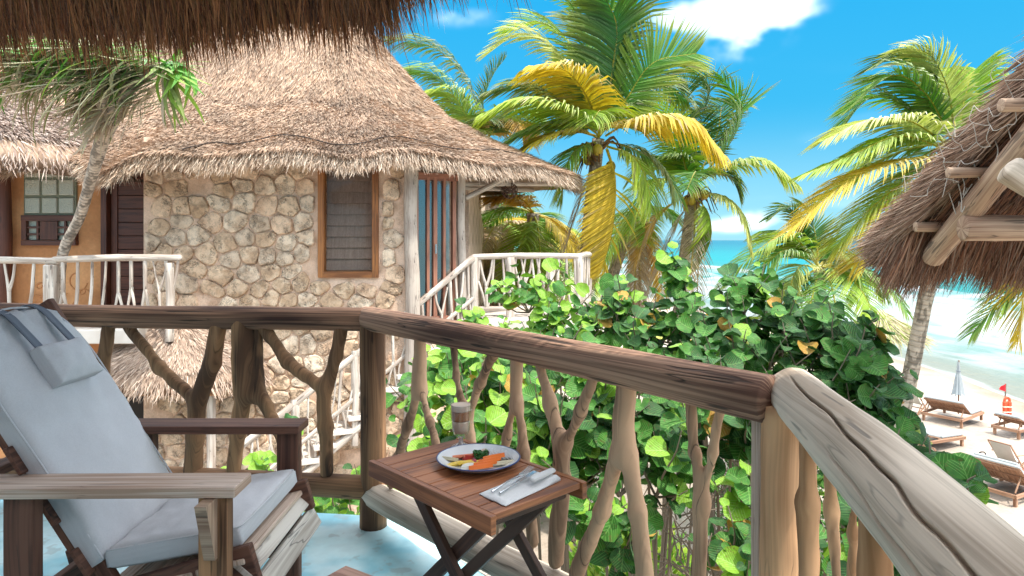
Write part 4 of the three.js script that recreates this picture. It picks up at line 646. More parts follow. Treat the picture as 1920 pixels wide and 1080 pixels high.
{ // netted thatch skirt just below the terrace edge
  const o = thing('netted_thatch_skirt', 'strip of thatch under a rope net below the terrace edge behind the table', 'thatch', V(0, FLOOR - 0.3, -2.9)), rnd = rngOf(67);
  const a = V(-0.62, FLOOR - 0.03, -3.27), b = V(0.5, FLOOR - 0.03, -1.95), u = b.clone().sub(a).normalize(), out = V(u.z, 0, -u.x), dn = out.clone().multiplyScalar(0.8).add(V(0, -0.6, 0)).normalize(), n = u.clone().cross(dn); if (n.y < 0) n.negate();
  const L = a.distanceTo(b), P = (s, t, h = 0) => a.clone().addScaledVector(u, s).addScaledVector(dn, t).addScaledVector(n, h), m = new MB();
  const c = [[0, 0], [L, 0], [L, 0.62], [0, 0.62]].map(([s, t]) => m.v(P(s, t), s, t)); m.q(...c); const d = [[0, 0], [L, 0], [L, 0.62], [0, 0.62]].map(([s, t]) => m.v(P(s, t, -0.08), s, t)); m.q(...d);
  partW('thatch_bed', m.geo(), M.thatchDarkBase, o);
  blades('thatch', o, 4500, (r) => ({ p: P(L * r(), 0.6 * r(), 0.01), d: dn.clone().add(rv(r).multiplyScalar(0.22)).addScaledVector(n, 0.08), n, l: 0.1 + 0.14 * r(), w: 0.005 + 0.004 * r() }), M.blade, [[0.34, 0.29, 0.25], [0.24, 0.19, 0.16], [0.46, 0.40, 0.36]], rnd);
  const g = []; for (let i = -6; i < 24; i++) for (const s of [1, -1]) { const s0 = i * 0.1, s1 = s0 + s * 0.6; g.push(tube([P(s0, 0.0, 0.03), P((s0 + s1) / 2, 0.3, 0.035), P(s1, 0.6, 0.03)], [0.0028], { seg: 5, steps: 6, amp: 0 })); }
  partW('rope_net', merge(g), M.rope, o).userData.kind = 'stuff';
}
// ------------------------------------------------------------------ chair
function pad(w, h, t, opt = {}) { // soft slab: x across w, y along h, z thickness; rounded top corners if asked
  const nx = 22, ny = 30, m = new MB(), rad = opt.rad ?? 0.03, rows = [];
  const edge = (y) => { const d = h - y; if (!opt.round || d > opt.round) return w / 2; const k = 1 - d / opt.round; return w / 2 - opt.round * 0.9 * (1 - Math.sqrt(Math.max(0, 1 - k * k))); };
  for (const side of [1, -1]) {
    const R = [];
    for (let j = 0; j <= ny; j++) { const row = []; for (let i = 0; i <= nx; i++) {
      const sy = (1 - Math.cos(j / ny * Math.PI)) / 2 * 0.35 + j / ny * 0.65, sx = (1 - Math.cos(i / nx * Math.PI)) / 2 * 0.35 + i / nx * 0.65, y = sy * h, x = (sx - 0.5) * 2 * edge(y), ed = Math.min(sx * w, (1 - sx) * w, y, h - y);
      const k = Math.min(1, ed / rad), puff = (opt.puff ?? 0.012) * Math.sin(sx * Math.PI) * Math.sin(sy * Math.PI), wr = (opt.wrinkle ?? 0.004) * n3(x * 9 + (opt.seed ?? 0), y * 5, 3) + (opt.wrinkle ?? 0.004) * 0.6 * n3(x * 24, y * 24, side);
      const g = opt.gather ? opt.gather * Math.sin(x * 90) * sm(y, h - 0.14, h - 0.02) : 0;
      row.push(m.v(V(x, y, side * (t / 2 * (0.62 + 0.38 * Math.sqrt(1 - (1 - k) ** 2)) + puff + (side > 0 ? wr + g : 0))), x + side * 0.37, y));
    } R.push(row); }
    for (let j = 0; j < ny; j++) for (let i = 0; i < nx; i++) side > 0 ? m.q(R[j][i], R[j][i + 1], R[j + 1][i + 1], R[j + 1][i]) : m.q(R[j][i], R[j + 1][i], R[j + 1][i + 1], R[j][i + 1]);
    rows.push(R);
  }
  const [a, b] = rows, sideOf = (k) => k.map(([j, i]) => [a[j][i], b[j][i]]);
  const loop = sideOf([...Array.from({ length: nx }, (_, i) => [0, i]), ...Array.from({ length: ny }, (_, j) => [j, nx]), ...Array.from({ length: nx }, (_, i) => [ny, nx - i]), ...Array.from({ length: ny }, (_, j) => [ny - j, 0])]);
  loop.forEach((p, k) => { const q = loop[(k + 1) % loop.length]; m.q(p[0], p[1], q[1], q[0]); });
  const g = m.geo(); return g;
}
{
  const Z0 = -2.19, o = thing('lounge_chair', 'low wooden terrace armchair with grey cushions and a strapped head pillow', 'armchair', V(-1.15, FLOOR, Z0)), L = (x, y, z) => V(x, FLOOR + y, Z0 + z);
  // arms and legs
  partW('armrest', beam(L(-1.72, 0.652, 0.305), L(-0.765, 0.652, 0.29), 0.125, 0.03), M.armGrey, o);
  partW('armrest', beam(L(-1.72, 0.652, -0.31), L(-0.78, 0.652, -0.31), 0.12, 0.03), M.chair, o);
  for (const s of [1, -1]) {
    const z = s > 0 ? 0.31 : -0.31;
    partW('leg', boxAt(-0.835, FLOOR + 0.318, Z0 + z, 0.082, 0.636, 0.045), s > 0 ? M.branch : M.chair, o);
    partW('leg', boxAt(-1.378, FLOOR + 0.318, Z0 + z, 0.085, 0.636, 0.045), M.chair, o);
    const c = new THREE.Shape(); c.moveTo(0, 0); c.lineTo(0.07, 0); c.lineTo(0.05, -0.06); c.lineTo(0.014, -0.17); c.lineTo(0, -0.17); const cg = new THREE.ExtrudeGeometry(c, { depth: 0.032, bevelEnabled: false });
    cg.rotateY(-Math.PI / 2); cg.translate(-0.82, FLOOR + 0.634, Z0 + z + 0.024); if (s > 0) partW('bracket', cg, M.paleLog, o);
    partW('side_rail', beam(L(-0.74, 0.42, z * 0.84), L(-1.62, 0.16, z * 0.84), 0.03, 0.11), M.chair, o);
    partW('back_stile', beam(L(-1.17, 0.30, z * 0.72), L(-1.70, 1.12, z * 0.72), 0.03, 0.075, V(1, 0.6, 0)), M.chair, o);
    partW('stretcher', beam(L(-0.86, 0.2, z * 0.95), L(-1.38, 0.26, z * 0.95), 0.028, 0.07), M.chair, o);
  }
  partW('cross_bar', beam(L(-1.45, 0.24, 0.3), L(-1.45, 0.24, -0.3), 0.03, 0.08), M.chair, o);
  partW('cross_bar', beam(L(-1.62, 0.63, 0.36), L(-1.62, 0.63, -0.36), 0.06, 0.03), M.chair, o);
  for (let k = 0; k < 6; k++) { const x = -0.80 - k * 0.075, y = 0.44 - k * 0.02; const g = board(0.068, 0.018, 0.56, 0.005, { seed: k }); g.rotateZ(0.22); partW('seat_slat', g.translate(x, FLOOR + y - 0.02, Z0), M.armGrey, o); }
  for (const [x, y, a] of [[-0.775, 0.40, -0.7], [-0.735, 0.325, -1.05]]) { const g = board(0.074, 0.02, 0.575, 0.005, { seed: x * 3 }); g.rotateZ(a); partW('front_slat', g.translate(x, FLOOR + y, Z0 - 0.01), M.white, o); }
  for (let k = 0; k < 5; k++) { const t = 0.1 + k * 0.2; partW('back_slat', beam(L(lerp(-1.2, -1.68, t) - 0.0, lerp(0.34, 1.08, t), 0.27), L(lerp(-1.2, -1.68, t), lerp(0.34, 1.08, t), -0.27), 0.016, 0.09, V(0.85, 0.55, 0).cross(V(0, 0, 1)).normalize()), M.chair, o); }
  // cushions
  const place = (g, p, xAxis, yAxis) => { const z = xAxis.clone().cross(yAxis); g.applyMatrix4(new THREE.Matrix4().makeBasis(xAxis, yAxis, z).setPosition(p)); return g; };
  const by = V(-0.545, 0.838, 0).normalize(), zx = V(0, 0, -1), bo = L(-1.215, 0.40, -0.005);
  const back = partW('back_cushion', place(pad(0.5, 0.84, 0.075, { round: 0.2, rad: 0.045, puff: 0.02, wrinkle: 0.011, gather: 0.013, seed: 3 }), bo, zx, by), M.cushion, o);
  const seatY = V(0.985, 0.175, 0).normalize();
  const seat = partW('seat_cushion', place(pad(0.5, 0.40, 0.07, { rad: 0.03, puff: 0.016, wrinkle: 0.009, seed: 8 }), L(-1.185, 0.415, -0.005), V(0, 0, 1), seatY), M.cushion, o);
  const nb = zx.clone().cross(by), onBack = (a, b, h) => bo.clone().addScaledVector(zx, a).addScaledVector(by, b).addScaledVector(nb, h);
  const pipe = (f, w, h, rr, par) => { const P = []; for (const [x, y] of [[-w / 2, 0.004], [-w / 2, h * 0.35], [-w / 2, h - rr], [-w / 2 + rr * 0.3, h - rr * 0.3], [-w / 2 + rr, h], [w / 2 - rr, h], [w / 2 - rr * 0.3, h - rr * 0.3], [w / 2, h - rr], [w / 2, h * 0.35], [w / 2, 0.004]]) P.push(f(x, y)); partW('piping', tube(P, [0.0032], { seg: 6, steps: 90, amp: 0 }), M.cushion, par); };
  pipe((x, y) => onBack(x * 0.985, y, 0.026), 0.5, 0.84, 0.17, back);
  pipe((x, y) => L(-1.185, 0.415, -0.005).addScaledVector(V(0, 0, 1), x * 0.985).addScaledVector(seatY, y).addScaledVector(V(-0.175, 0.985, 0), 0.026), 0.5, 0.40, 0.02, seat);
  // pillow with its two straps over the top
  const pl = partW('head_pillow', place(pad(0.21, 0.14, 0.055, { rad: 0.05, puff: 0.02, wrinkle: 0.008, gather: 0.003, seed: 5 }), onBack(0.02, 0.53, 0.078), zx, by), M.cushion, o);
  for (const a of [-0.06, 0.1]) {
    const P = [onBack(a, 0.665, 0.08), onBack(a, 0.76, 0.062), onBack(a, 0.81, 0.05), onBack(a, 0.85, 0.02), onBack(a, 0.852, -0.03), onBack(a, 0.8, -0.06)], c = new THREE.CatmullRomCurve3(P), m = new MB(); let prev = null;
    for (let k = 0; k <= 24; k++) { const p = c.getPoint(k / 24), T = c.getTangent(k / 24), n = zx.clone().cross(T).normalize(), r = [[-0.017, 0.004], [-0.01, 0.006], [-0.008, 0.004], [0.008, 0.004], [0.01, 0.006], [0.017, 0.004], [0.017, 0], [-0.017, 0]].map(([s, h]) => m.v(p.clone().addScaledVector(zx, s).addScaledVector(n, h), s, k * 0.01)); if (prev) for (let i = 0; i < 8; i++) m.q(prev[i], prev[(i + 1) % 8], r[(i + 1) % 8], r[i]); prev = r; }
    partW('strap', m.geo(), M.strap, pl);
  }
}
{ // footstool, only its corner in view
  const o = thing('footstool', 'reddish wooden footstool corner at the bottom edge in front of the armchair', 'footstool', V(-0.478, FLOOR, -1.96)), a = V(-0.66, 0, 0.75).normalize(), b = V(0.84, 0, 0.54).normalize();
  const y = 0.385, c = V(-0.478, FLOOR, -1.955), P = (s, t, h) => c.clone().addScaledVector(a, s).addScaledVector(b, t).setY(FLOOR + h);
  for (let k = 0; k < 4; k++) partW('slat', beam(P(0.055 + k * 0.105, 0.0, y), P(0.055 + k * 0.105, 0.42, y), 0.1, 0.024), M.stool, o);
  for (const t of [0.03, 0.39]) partW('rail', beam(P(0.0, t, y - 0.045), P(0.43, t, y - 0.045), 0.025, 0.06), M.stool, o);
  for (const [s, t] of [[0.04, 0.05], [0.39, 0.05], [0.04, 0.37], [0.39, 0.37]]) partW('leg', beam(P(s, t, 0), P(s, t, y - 0.015), 0.035, 0.035, V(1, 0, 0)), M.stool, o);
}
// ------------------------------------------------------------------ table and breakfast
const TY = 0.64, tp = V(-0.459, 0, -2.14), ta = V(0.402, 0, 0.433).normalize(), tb = V(0.62, 0, -0.50).normalize().sub(ta.clone().multiplyScalar(0.0)), TL = 0.59, TW = 0.375;
tb.addScaledVector(ta, -tb.dot(ta)).normalize(); if (tb.z > 0) tb.negate();
const onTable = (s, t, h = 0) => tp.clone().addScaledVector(ta, s).addScaledVector(tb, t).setY(FLOOR + TY + h);
const tableAt = (px, py, h = 0) => { const d = (EYE - FLOOR - TY - h) * F / (py - 450); return W(px, py, d); };
{
  const o = thing('side_table', 'small slatted hardwood folding table with crossed legs in the railing corner', 'table', V(tp.x, FLOOR, tp.z)), n = 8, w = (TL - 0.0) / n;
  for (let k = 0; k < n; k++) partW('slat', beam(onTable((k + 0.5) * w, 0.022, -0.009), onTable((k + 0.5) * w, TW - 0.022, -0.009), w - 0.0045, 0.018, V(0, 1, 0), { seed: k * 1.37, r: 0.003 }), M.teak, o);
  for (const t of [0.01, TW - 0.01]) partW('side_rail', beam(onTable(-0.005, t, -0.024), onTable(TL + 0.005, t, -0.024), 0.02, 0.05, V(0, 1, 0), { r: 0.003 }), M.teak, o);
  for (const t of [0.055, TW - 0.055]) for (const s of [[0.16, 0.80], [0.53, -0.11]]) { const off = s[0] > 0.3 ? 0.022 : 0; partW('leg', beam(onTable(s[0], t + off * (t < 0.1 ? 1 : -1), -0.03), onTable(s[1], t + off * (t < 0.1 ? 1 : -1), -TY), 0.02, 0.04, V(0, 1, 0), { r: 0.003 }), M.teakDark, o); }
  partW('cross_bar', beam(onTable(0.53, 0.03, -0.04), onTable(0.53, TW - 0.03, -0.04), 0.022, 0.035), M.teakDark, o); partW('cross_bar', beam(onTable(0.16, 0.03, -0.04), onTable(0.16, TW - 0.03, -0.04), 0.022, 0.035), M.teakDark, o);
  partW('cross_bar', beam(onTable(0.12, 0.05, -0.42), onTable(0.12, TW - 0.05, -0.42), 0.02, 0.03), M.teakDark, o);
}
const glossy = (r, g, b, o = {}) => PH({ color: rgb(r, g, b), roughness: 0.35, ...o });
const PC = tableAt(897, 872);
{
  const o = thing('dinner_plate', 'round white stoneware plate with dark blue rim on the table', 'plate', PC);
  const pr = [[0.0, 0.006], [0.075, 0.007], [0.09, 0.012], [0.122, 0.026], [0.13, 0.028], [0.1315, 0.025], [0.122, 0.02], [0.09, 0.004], [0.07, 0.0], [0.0, 0.0]].map(([x, y]) => new THREE.Vector2(Math.max(x, 0.0001), y));
  part('plate_body', new THREE.LatheGeometry(pr, 56), PH({ color: rgb(0.70, 0.72, 0.74), roughness: 0.25, clearcoat: 0.5 }), o);
  part('blue_rim', new THREE.TorusGeometry(0.1305, 0.0024, 8, 64).rotateX(Math.PI / 2).translate(0, 0.0265, 0), glossy(0.05, 0.08, 0.22), o);
  const food = (name, g, m, label, cat, x, z, y = 0.009, group) => { const k = part(name, g, m, scene, V(PC.x + x, PC.y + y, PC.z + z)); return tag(k, label, cat, group); };
  const wedge = (l, w, h, bend = 0) => { const s = new THREE.Shape(); s.moveTo(-l / 2, 0); s.quadraticCurveTo(0, -w * 0.5 - bend, l / 2, 0); s.quadraticCurveTo(l * 0.3, w, 0, w * 1.05); s.quadraticCurveTo(-l * 0.3, w, -l / 2, 0); return new THREE.ExtrudeGeometry(s, { depth: h, bevelEnabled: true, bevelSize: 0.0012, bevelThickness: 0.0012, bevelSegments: 2, curveSegments: 6 }).rotateX(-Math.PI / 2); };
  const rnd = rngOf(71);
  const banana = glossy(0.72, 0.56, 0.17), pine = glossy(0.70, 0.48, 0.05), papaya = glossy(0.80, 0.17, 0.015), salmon = glossy(0.78, 0.26, 0.14), melon = glossy(0.68, 0.62, 0.44), red = glossy(0.55, 0.05, 0.035), pale = glossy(0.72, 0.70, 0.62), dragon = glossy(0.66, 0.67, 0.70);
  for (let k = 0; k < 6; k++) food('pineapple_slice', wedge(0.05, 0.016, 0.007).rotateX(-0.75).rotateY(0.55), pine, ['front left', 'second from the left', 'third from the left', 'third from the right', 'second from the right', 'rightmost'][k] + ' yellow pineapple slice of the fan on the plate', 'pineapple slice', -0.078 + k * 0.0135, 0.034 - k * 0.004 + 0.012 * Math.abs(k - 2) / 3, 0.012 + 0.002 * (k % 2), 'pineapple slices on the plate');
  for (let k = 0; k < 4; k++) food('papaya_strip', wedge(0.075, 0.015, 0.011).rotateX(-0.3).rotateY(0.42 + k * 0.05), papaya, ['frontmost', 'second', 'third', 'rearmost'][k] + ' bright orange papaya strip of the stack at the plate front', 'papaya strip', 0.012 + k * 0.013, 0.075 - k * 0.012 + (k === 0 ? 0 : 0), 0.015 + 0.006 * k, 'papaya strips on the plate');
  for (let k = 0; k < 3; k++) food('salmon_slice', wedge(0.07, 0.022, 0.006).rotateX(-0.5).rotateY(0.2 + 0.1 * k), salmon, ['leftmost', 'middle', 'rightmost'][k] + ' pink orange folded slice at the back left of the plate', 'fruit slice', -0.048 + k * 0.017, -0.035 + k * 0.006, 0.014 + k * 0.004, 'pink slices on the plate');
  for (let k = 0; k < 6; k++) food('dragon_fruit_slice', new THREE.CylinderGeometry(0.024, 0.024, 0.006, 20).rotateZ(-0.95).rotateY(0.25), dragon, ['leftmost', 'second', 'third', 'fourth', 'fifth', 'rightmost'][k] + ' pale round slice of the overlapping row on the plate', 'fruit slice', 0.043 + k * 0.0115, -0.024 + k * 0.004, 0.026, 'pale round slices on the plate');
  for (const [x, z] of [[-0.03, -0.006], [0.043, 0.0]]) food('watermelon_piece', wedge(0.04, 0.02, 0.014).rotateX(-0.4).rotateY(x * 9), red, x < 0 ? 'red fruit chunk left of the parsley' : 'red fruit chunk right of the parsley', 'fruit piece', x, z, 0.013);
  food('melon_slice', wedge(0.07, 0.018, 0.01).rotateX(-0.3).rotateY(0.35), melon, 'pale green melon slice at the front right of the plate', 'melon slice', 0.078, 0.035, 0.014);
  food('melon_slice', wedge(0.06, 0.02, 0.008).rotateX(-0.4).rotateY(-0.4), melon, 'pale melon slice at the far left of the plate', 'melon slice', -0.092, 0.0, 0.016);
  food('banana_piece', wedge(0.055, 0.018, 0.014).rotateY(0.5), pale, 'creamy white fruit piece at the front left of the plate', 'fruit piece', -0.022, 0.078, 0.012);
  food('fig_half', new THREE.SphereGeometry(0.016, 14, 10).scale(1, 0.8, 1), glossy(0.62, 0.45, 0.36), 'pale pink fig half behind the parsley', 'fig', 0.018, -0.045, 0.025);
  food('grape', new THREE.SphereGeometry(0.009, 12, 8), glossy(0.4, 0.06, 0.10), 'dark red grape in front of the parsley', 'grape', -0.012, 0.02, 0.018);
  const g = []; for (let k = 0; k < 90; k++) { const l = new THREE.SphereGeometry(0.0062, 5, 4).scale(1, 0.35, 0.8); l.rotateX(rnd() * 3).rotateY(rnd() * 6).translate((rnd() - 0.5) * 0.045, rnd() * 0.03, (rnd() - 0.5) * 0.032); g.push(l); }
  food('parsley_sprig', merge(g), glossy(0.035, 0.15, 0.025), 'curly green parsley heap in the middle of the plate', 'parsley', 0.006, -0.008, 0.014);
}
{ // layered coffee in a stemmed glass mug
  const p = tableAt(864, 838), o = thing('glass_mug', 'stemmed glass mug with a side handle standing behind the plate', 'glass mug', p);
  const prof = [[0.033, 0], [0.034, 0.003], [0.02, 0.009], [0.008, 0.016], [0.0075, 0.03], [0.012, 0.036], [0.024, 0.044], [0.030, 0.058], [0.032, 0.09], [0.0355, 0.15], [0.034, 0.15], [0.0305, 0.09], [0.0285, 0.06], [0.022, 0.047], [0.0005, 0.042]].map(([x, y]) => new THREE.Vector2(x, y));
  const clear = PH({ color: rgb(0.97, 0.98, 0.98), transmission: 1, roughness: 0.02, thickness: 0, ior: 1.45 });
  part('bowl', new THREE.LatheGeometry(prof.slice(5), 40), clear, o);
  part('stem', new THREE.LatheGeometry([new THREE.Vector2(0.0004, 0), ...prof.slice(0, 6), new THREE.Vector2(0.0004, 0.038)], 40), PH({ color: rgb(0.86, 0.89, 0.9), transmission: 0.7, roughness: 0.05, thickness: 0, ior: 1.5, clearcoat: 1, clearcoatRoughness: 0.03 }), o);
  part('handle', new THREE.TorusGeometry(0.026, 0.0048, 10, 22, Math.PI).scale(0.85, 1.15, 1).rotateZ(-Math.PI / 2).rotateY(0.35).translate(0.033, 0.103, -0.01), clear, o);
  const layer = (a, b, m, name) => { const r = (y) => (y < 0.06 ? lerp(0.0215, 0.0282, (y - 0.047) / 0.013) : y < 0.09 ? lerp(0.0282, 0.0302, (y - 0.06) / 0.03) : lerp(0.0302, 0.0337, (y - 0.09) / 0.06)) - 0.0004; const pts = [new THREE.Vector2(0.0005, a)]; for (let k = 0; k <= 8; k++) { const y = lerp(a, b, k / 8); pts.push(new THREE.Vector2(r(Math.max(y, 0.048)), y)); } pts.push(new THREE.Vector2(0.0005, b)); return part(name, new THREE.LatheGeometry(pts, 32), m, latte); };
  const latte = thing('latte', 'layered milky coffee with foam inside the glass mug', 'coffee', p.clone());
  layer(0.0485, 0.092, glossy(0.56, 0.43, 0.33), 'milk_layer'); layer(0.0922, 0.125, glossy(0.33, 0.14, 0.06), 'coffee_layer'); layer(0.1252, 0.146, glossy(0.60, 0.47, 0.38, { roughness: 0.8 }), 'foam');
}
{ // napkin with knife and fork
  const A = tableAt(898, 928), B = tableAt(1000, 884), C = tableAt(1050, 902), D = tableAt(948, 951), P = (s, t, h) => A.clone().lerp(B, s).lerp(D.clone().lerp(C, s), t).add(V(0, h, 0));
  const m = new MB(), n = 24, k = 14, hgt = (s, t) => 0.006 + 0.005 * Math.sin(t * Math.PI) + 0.003 * n3(s * 5, t * 4, 2) + 0.010 * sm(s, 0.62, 0.95) * sm(t, 0.35, 0.9) + 0.006 * sm(t, 0.85, 1) * (0.5 + 0.5 * Math.sin(s * 9));
  const top = [], bot = []; for (let j = 0; j <= k; j++) { const a = [], b = []; for (let i = 0; i <= n; i++) { const s = i / n, t = j / k, e = Math.min(s, 1 - s, t, 1 - t) < 0.001 ? 0.45 : 1; a.push(m.v(P(s + 0.02 * n3(t * 3, 1, 1), t + 0.03 * n3(s * 3, 5, 1), hgt(s, t) * e), s * 0.2, t * 0.12)); b.push(m.v(P(s + 0.02 * n3(t * 3, 1, 1), t + 0.03 * n3(s * 3, 5, 1), 0.001), s * 0.2, t * 0.12)); } top.push(a); bot.push(b); }
  for (let j = 0; j < k; j++) for (let i = 0; i < n; i++) { m.q(top[j][i], top[j][i + 1], top[j + 1][i + 1], top[j + 1][i]); m.q(bot[j][i], bot[j + 1][i], bot[j + 1][i + 1], bot[j][i + 1]); }
  for (let i = 0; i < n; i++) { m.q(top[0][i], bot[0][i], bot[0][i + 1], top[0][i + 1]); m.q(top[k][i], top[k][i + 1], bot[k][i + 1], bot[k][i]); } for (let j = 0; j < k; j++) { m.q(top[j][0], top[j + 1][0], bot[j + 1][0], bot[j][0]); m.q(top[j][n], bot[j][n], bot[j + 1][n], top[j + 1][n]); }
  const np = thing('cloth_napkin', 'folded white cloth napkin at the right front of the table', 'napkin', P(0.5, 0.5, 0)); partW('folded_cloth', m.geo(), M.napkin, np);
  const fold = []; for (let i = 0; i <= 8; i++) fold.push(P(0.58 + i / 8 * 0.4, 0.78 - 0.02 * i / 8, 0.026)); partW('rolled_fold', tube(fold, [0.010, 0.013, 0.011], { seg: 10, steps: 18, amp: 0.06, flat: 0.7, round: 0.6 }), M.napkin, np);
  const a = P(0.06, 0.36, 0.017), b = P(0.98, 0.26, 0.031), ax = b.clone().sub(a).normalize(), sd = ax.clone().cross(V(0, 1, 0)).normalize(), FL = 0.19;
  const fk = thing('fork', 'steel fork lying on the napkin with its tines up', 'fork', a), T = (s, w, h = 0) => a.clone().addScaledVector(ax, s * FL).addScaledVector(sd, w).add(V(0, h, 0));
  partW('handle', tube([T(0, 0), T(0.35, 0, 0.002), T(0.66, 0, 0.001)], [0.0048, 0.004, 0.003], { seg: 8, steps: 12, amp: 0, flat: 0.5 }), M.metal, fk);
  partW('neck', tube([T(0.65, 0, 0.001), T(0.74, 0, -0.001)], [0.003, 0.009], { seg: 10, steps: 6, amp: 0, flat: 0.25 }), M.metal, fk);
  for (const w of [-0.0084, -0.0028, 0.0028, 0.0084]) partW('tine', tube([T(0.73, w, -0.001), T(0.86, w, 0.001), T(1, w * 0.95, 0.006)], [0.0017, 0.0015, 0.001], { seg: 6, steps: 8, amp: 0 }), M.metal, fk);
  const c = P(0.10, 0.58, 0.017), kn = thing('table_knife', 'steel table knife lying on the napkin beside the fork', 'knife', c), K = (s, w, h = 0) => c.clone().addScaledVector(ax, s * 0.165).addScaledVector(sd, w).add(V(0, h, 0));
  partW('handle', tube([K(0, 0), K(0.5, 0, 0.002)], [0.0052, 0.0042], { seg: 8, steps: 8, amp: 0, flat: 0.6, round: 0.6 }), M.metal, kn);
  partW('blade', beam(K(0.5, 0, 0.002), K(1, 0.002, 0.004), 0.015, 0.0018, V(0, 1, 0), { r: 0.0008 }), M.metal, kn);
}

// ------------------------------------------------------------------ palms
const G = { deep: [0.022, 0.14, 0.016], green: [0.075, 0.26, 0.018], lime: [0.27, 0.45, 0.025], gold: [0.62, 0.46, 0.018], pale: [0.52, 0.58, 0.16], dry: [0.52, 0.41, 0.28], rust: [0.52, 0.31, 0.04] };
const WIND = V(-0.75, -0.25, -0.1);
// one frond: midrib through points, leaflets both sides, hanging and blown by the wind
function frondGeo(pts, o, rnd) {
  const c = new THREE.CatmullRomCurve3(pts), L = c.getLength(), n = Math.round((o.n ?? 52) * 1.45), m = new MB(true), col = o.col, tip = o.tip ?? mix3(col, G.gold, 0.35), len = (o.len ?? 0.62) * 1.18, w0 = (o.w ?? 0.034) * 1.15, droop = (o.droop ?? 0.7) * 0.72;
  const up = o.up ?? V(0, 1, 0);
  let prev = null;
  for (let k = 0; k <= 14; k++) { const t = k / 14, p = c.getPointAt(t), T = c.getTangentAt(t), s = T.clone().cross(up).normalize(), r = lerp(0.035, 0.006, t), row = [[1, 0], [0, 1], [-1, 0], [0, -0.6]].map(([a, b]) => m.v(p.clone().addScaledVector(s, a * r).add(V(0, b * r, 0)), 0, t, mix3(o.rib ?? G.gold, col, 0.35))); if (prev) for (let i = 0; i < 4; i++) m.q(prev[i], prev[(i + 1) % 4], row[(i + 1) % 4], row[i]); prev = row; }
  for (let i = 0; i < n; i++) for (const side of [1, -1]) {
    if (o.one && side !== o.one && rnd() < 0.93) continue;
    if (rnd() < (o.gap ?? 0.05)) continue;
    const t = 0.14 + 0.86 * (i + 0.5 * rnd()) / n, p = c.getPointAt(t), T = c.getTangentAt(t); let s = T.clone().cross(up).normalize().multiplyScalar(side);
    const u = s.clone().cross(T).multiplyScalar(side).normalize(), l = len * (0.45 + 0.75 * Math.sin(Math.PI * Math.min(1, 0.12 + t * 0.82))) * (0.85 + 0.3 * rnd()) * (t > 0.93 ? 0.75 : 1);
    const fwd = 0.35 + 0.75 * t + 0.2 * (rnd() - 0.5), d0 = s.clone().addScaledVector(T, fwd).addScaledVector(u, 0.18 + 0.15 * rnd()).normalize();
    const pull = V(0, -droop, 0).addScaledVector(WIND, (o.wind ?? 0.5) * 0.75), P = [p.clone()], dirs = [d0.clone()];
    for (let k = 1; k <= 3; k++) { const d = d0.clone().addScaledVector(pull, (k / 3) ** 1.3 * (0.8 + 0.3 * rnd())).normalize(); dirs.push(d); P.push(P[k - 1].clone().addScaledVector(d, l / 3)); }
    const tone = 0.72 + 0.56 * rnd(), tc = rnd() < (o.brown ?? 0.08) ? G.dry : tip, ids = [];
    const wv = T.clone().multiplyScalar(0.8).addScaledVector(u, 0.5 * (rnd() - 0.3)).normalize();
    for (let k = 0; k <= 3; k++) { const w = w0 * [0.55, 1, 0.75, 0.06][k] / 1.6, cc = mix3(col, tc, (k / 3) ** 1.5 * 0.9).map((x) => x * tone); ids.push([m.v(P[k].clone().addScaledVector(wv, w), 0, k, cc), m.v(P[k].clone().addScaledVector(u, -w * 0.35), 0.5, k, cc), m.v(P[k].clone().addScaledVector(wv, -w), 1, k, cc)]); }
    for (let k = 0; k < 3; k++) { m.q(ids[k][0], ids[k][1], ids[k + 1][1], ids[k + 1][0]); m.q(ids[k][1], ids[k][2], ids[k + 1][2], ids[k + 1][1]); }
  }
  return m.geo();
}
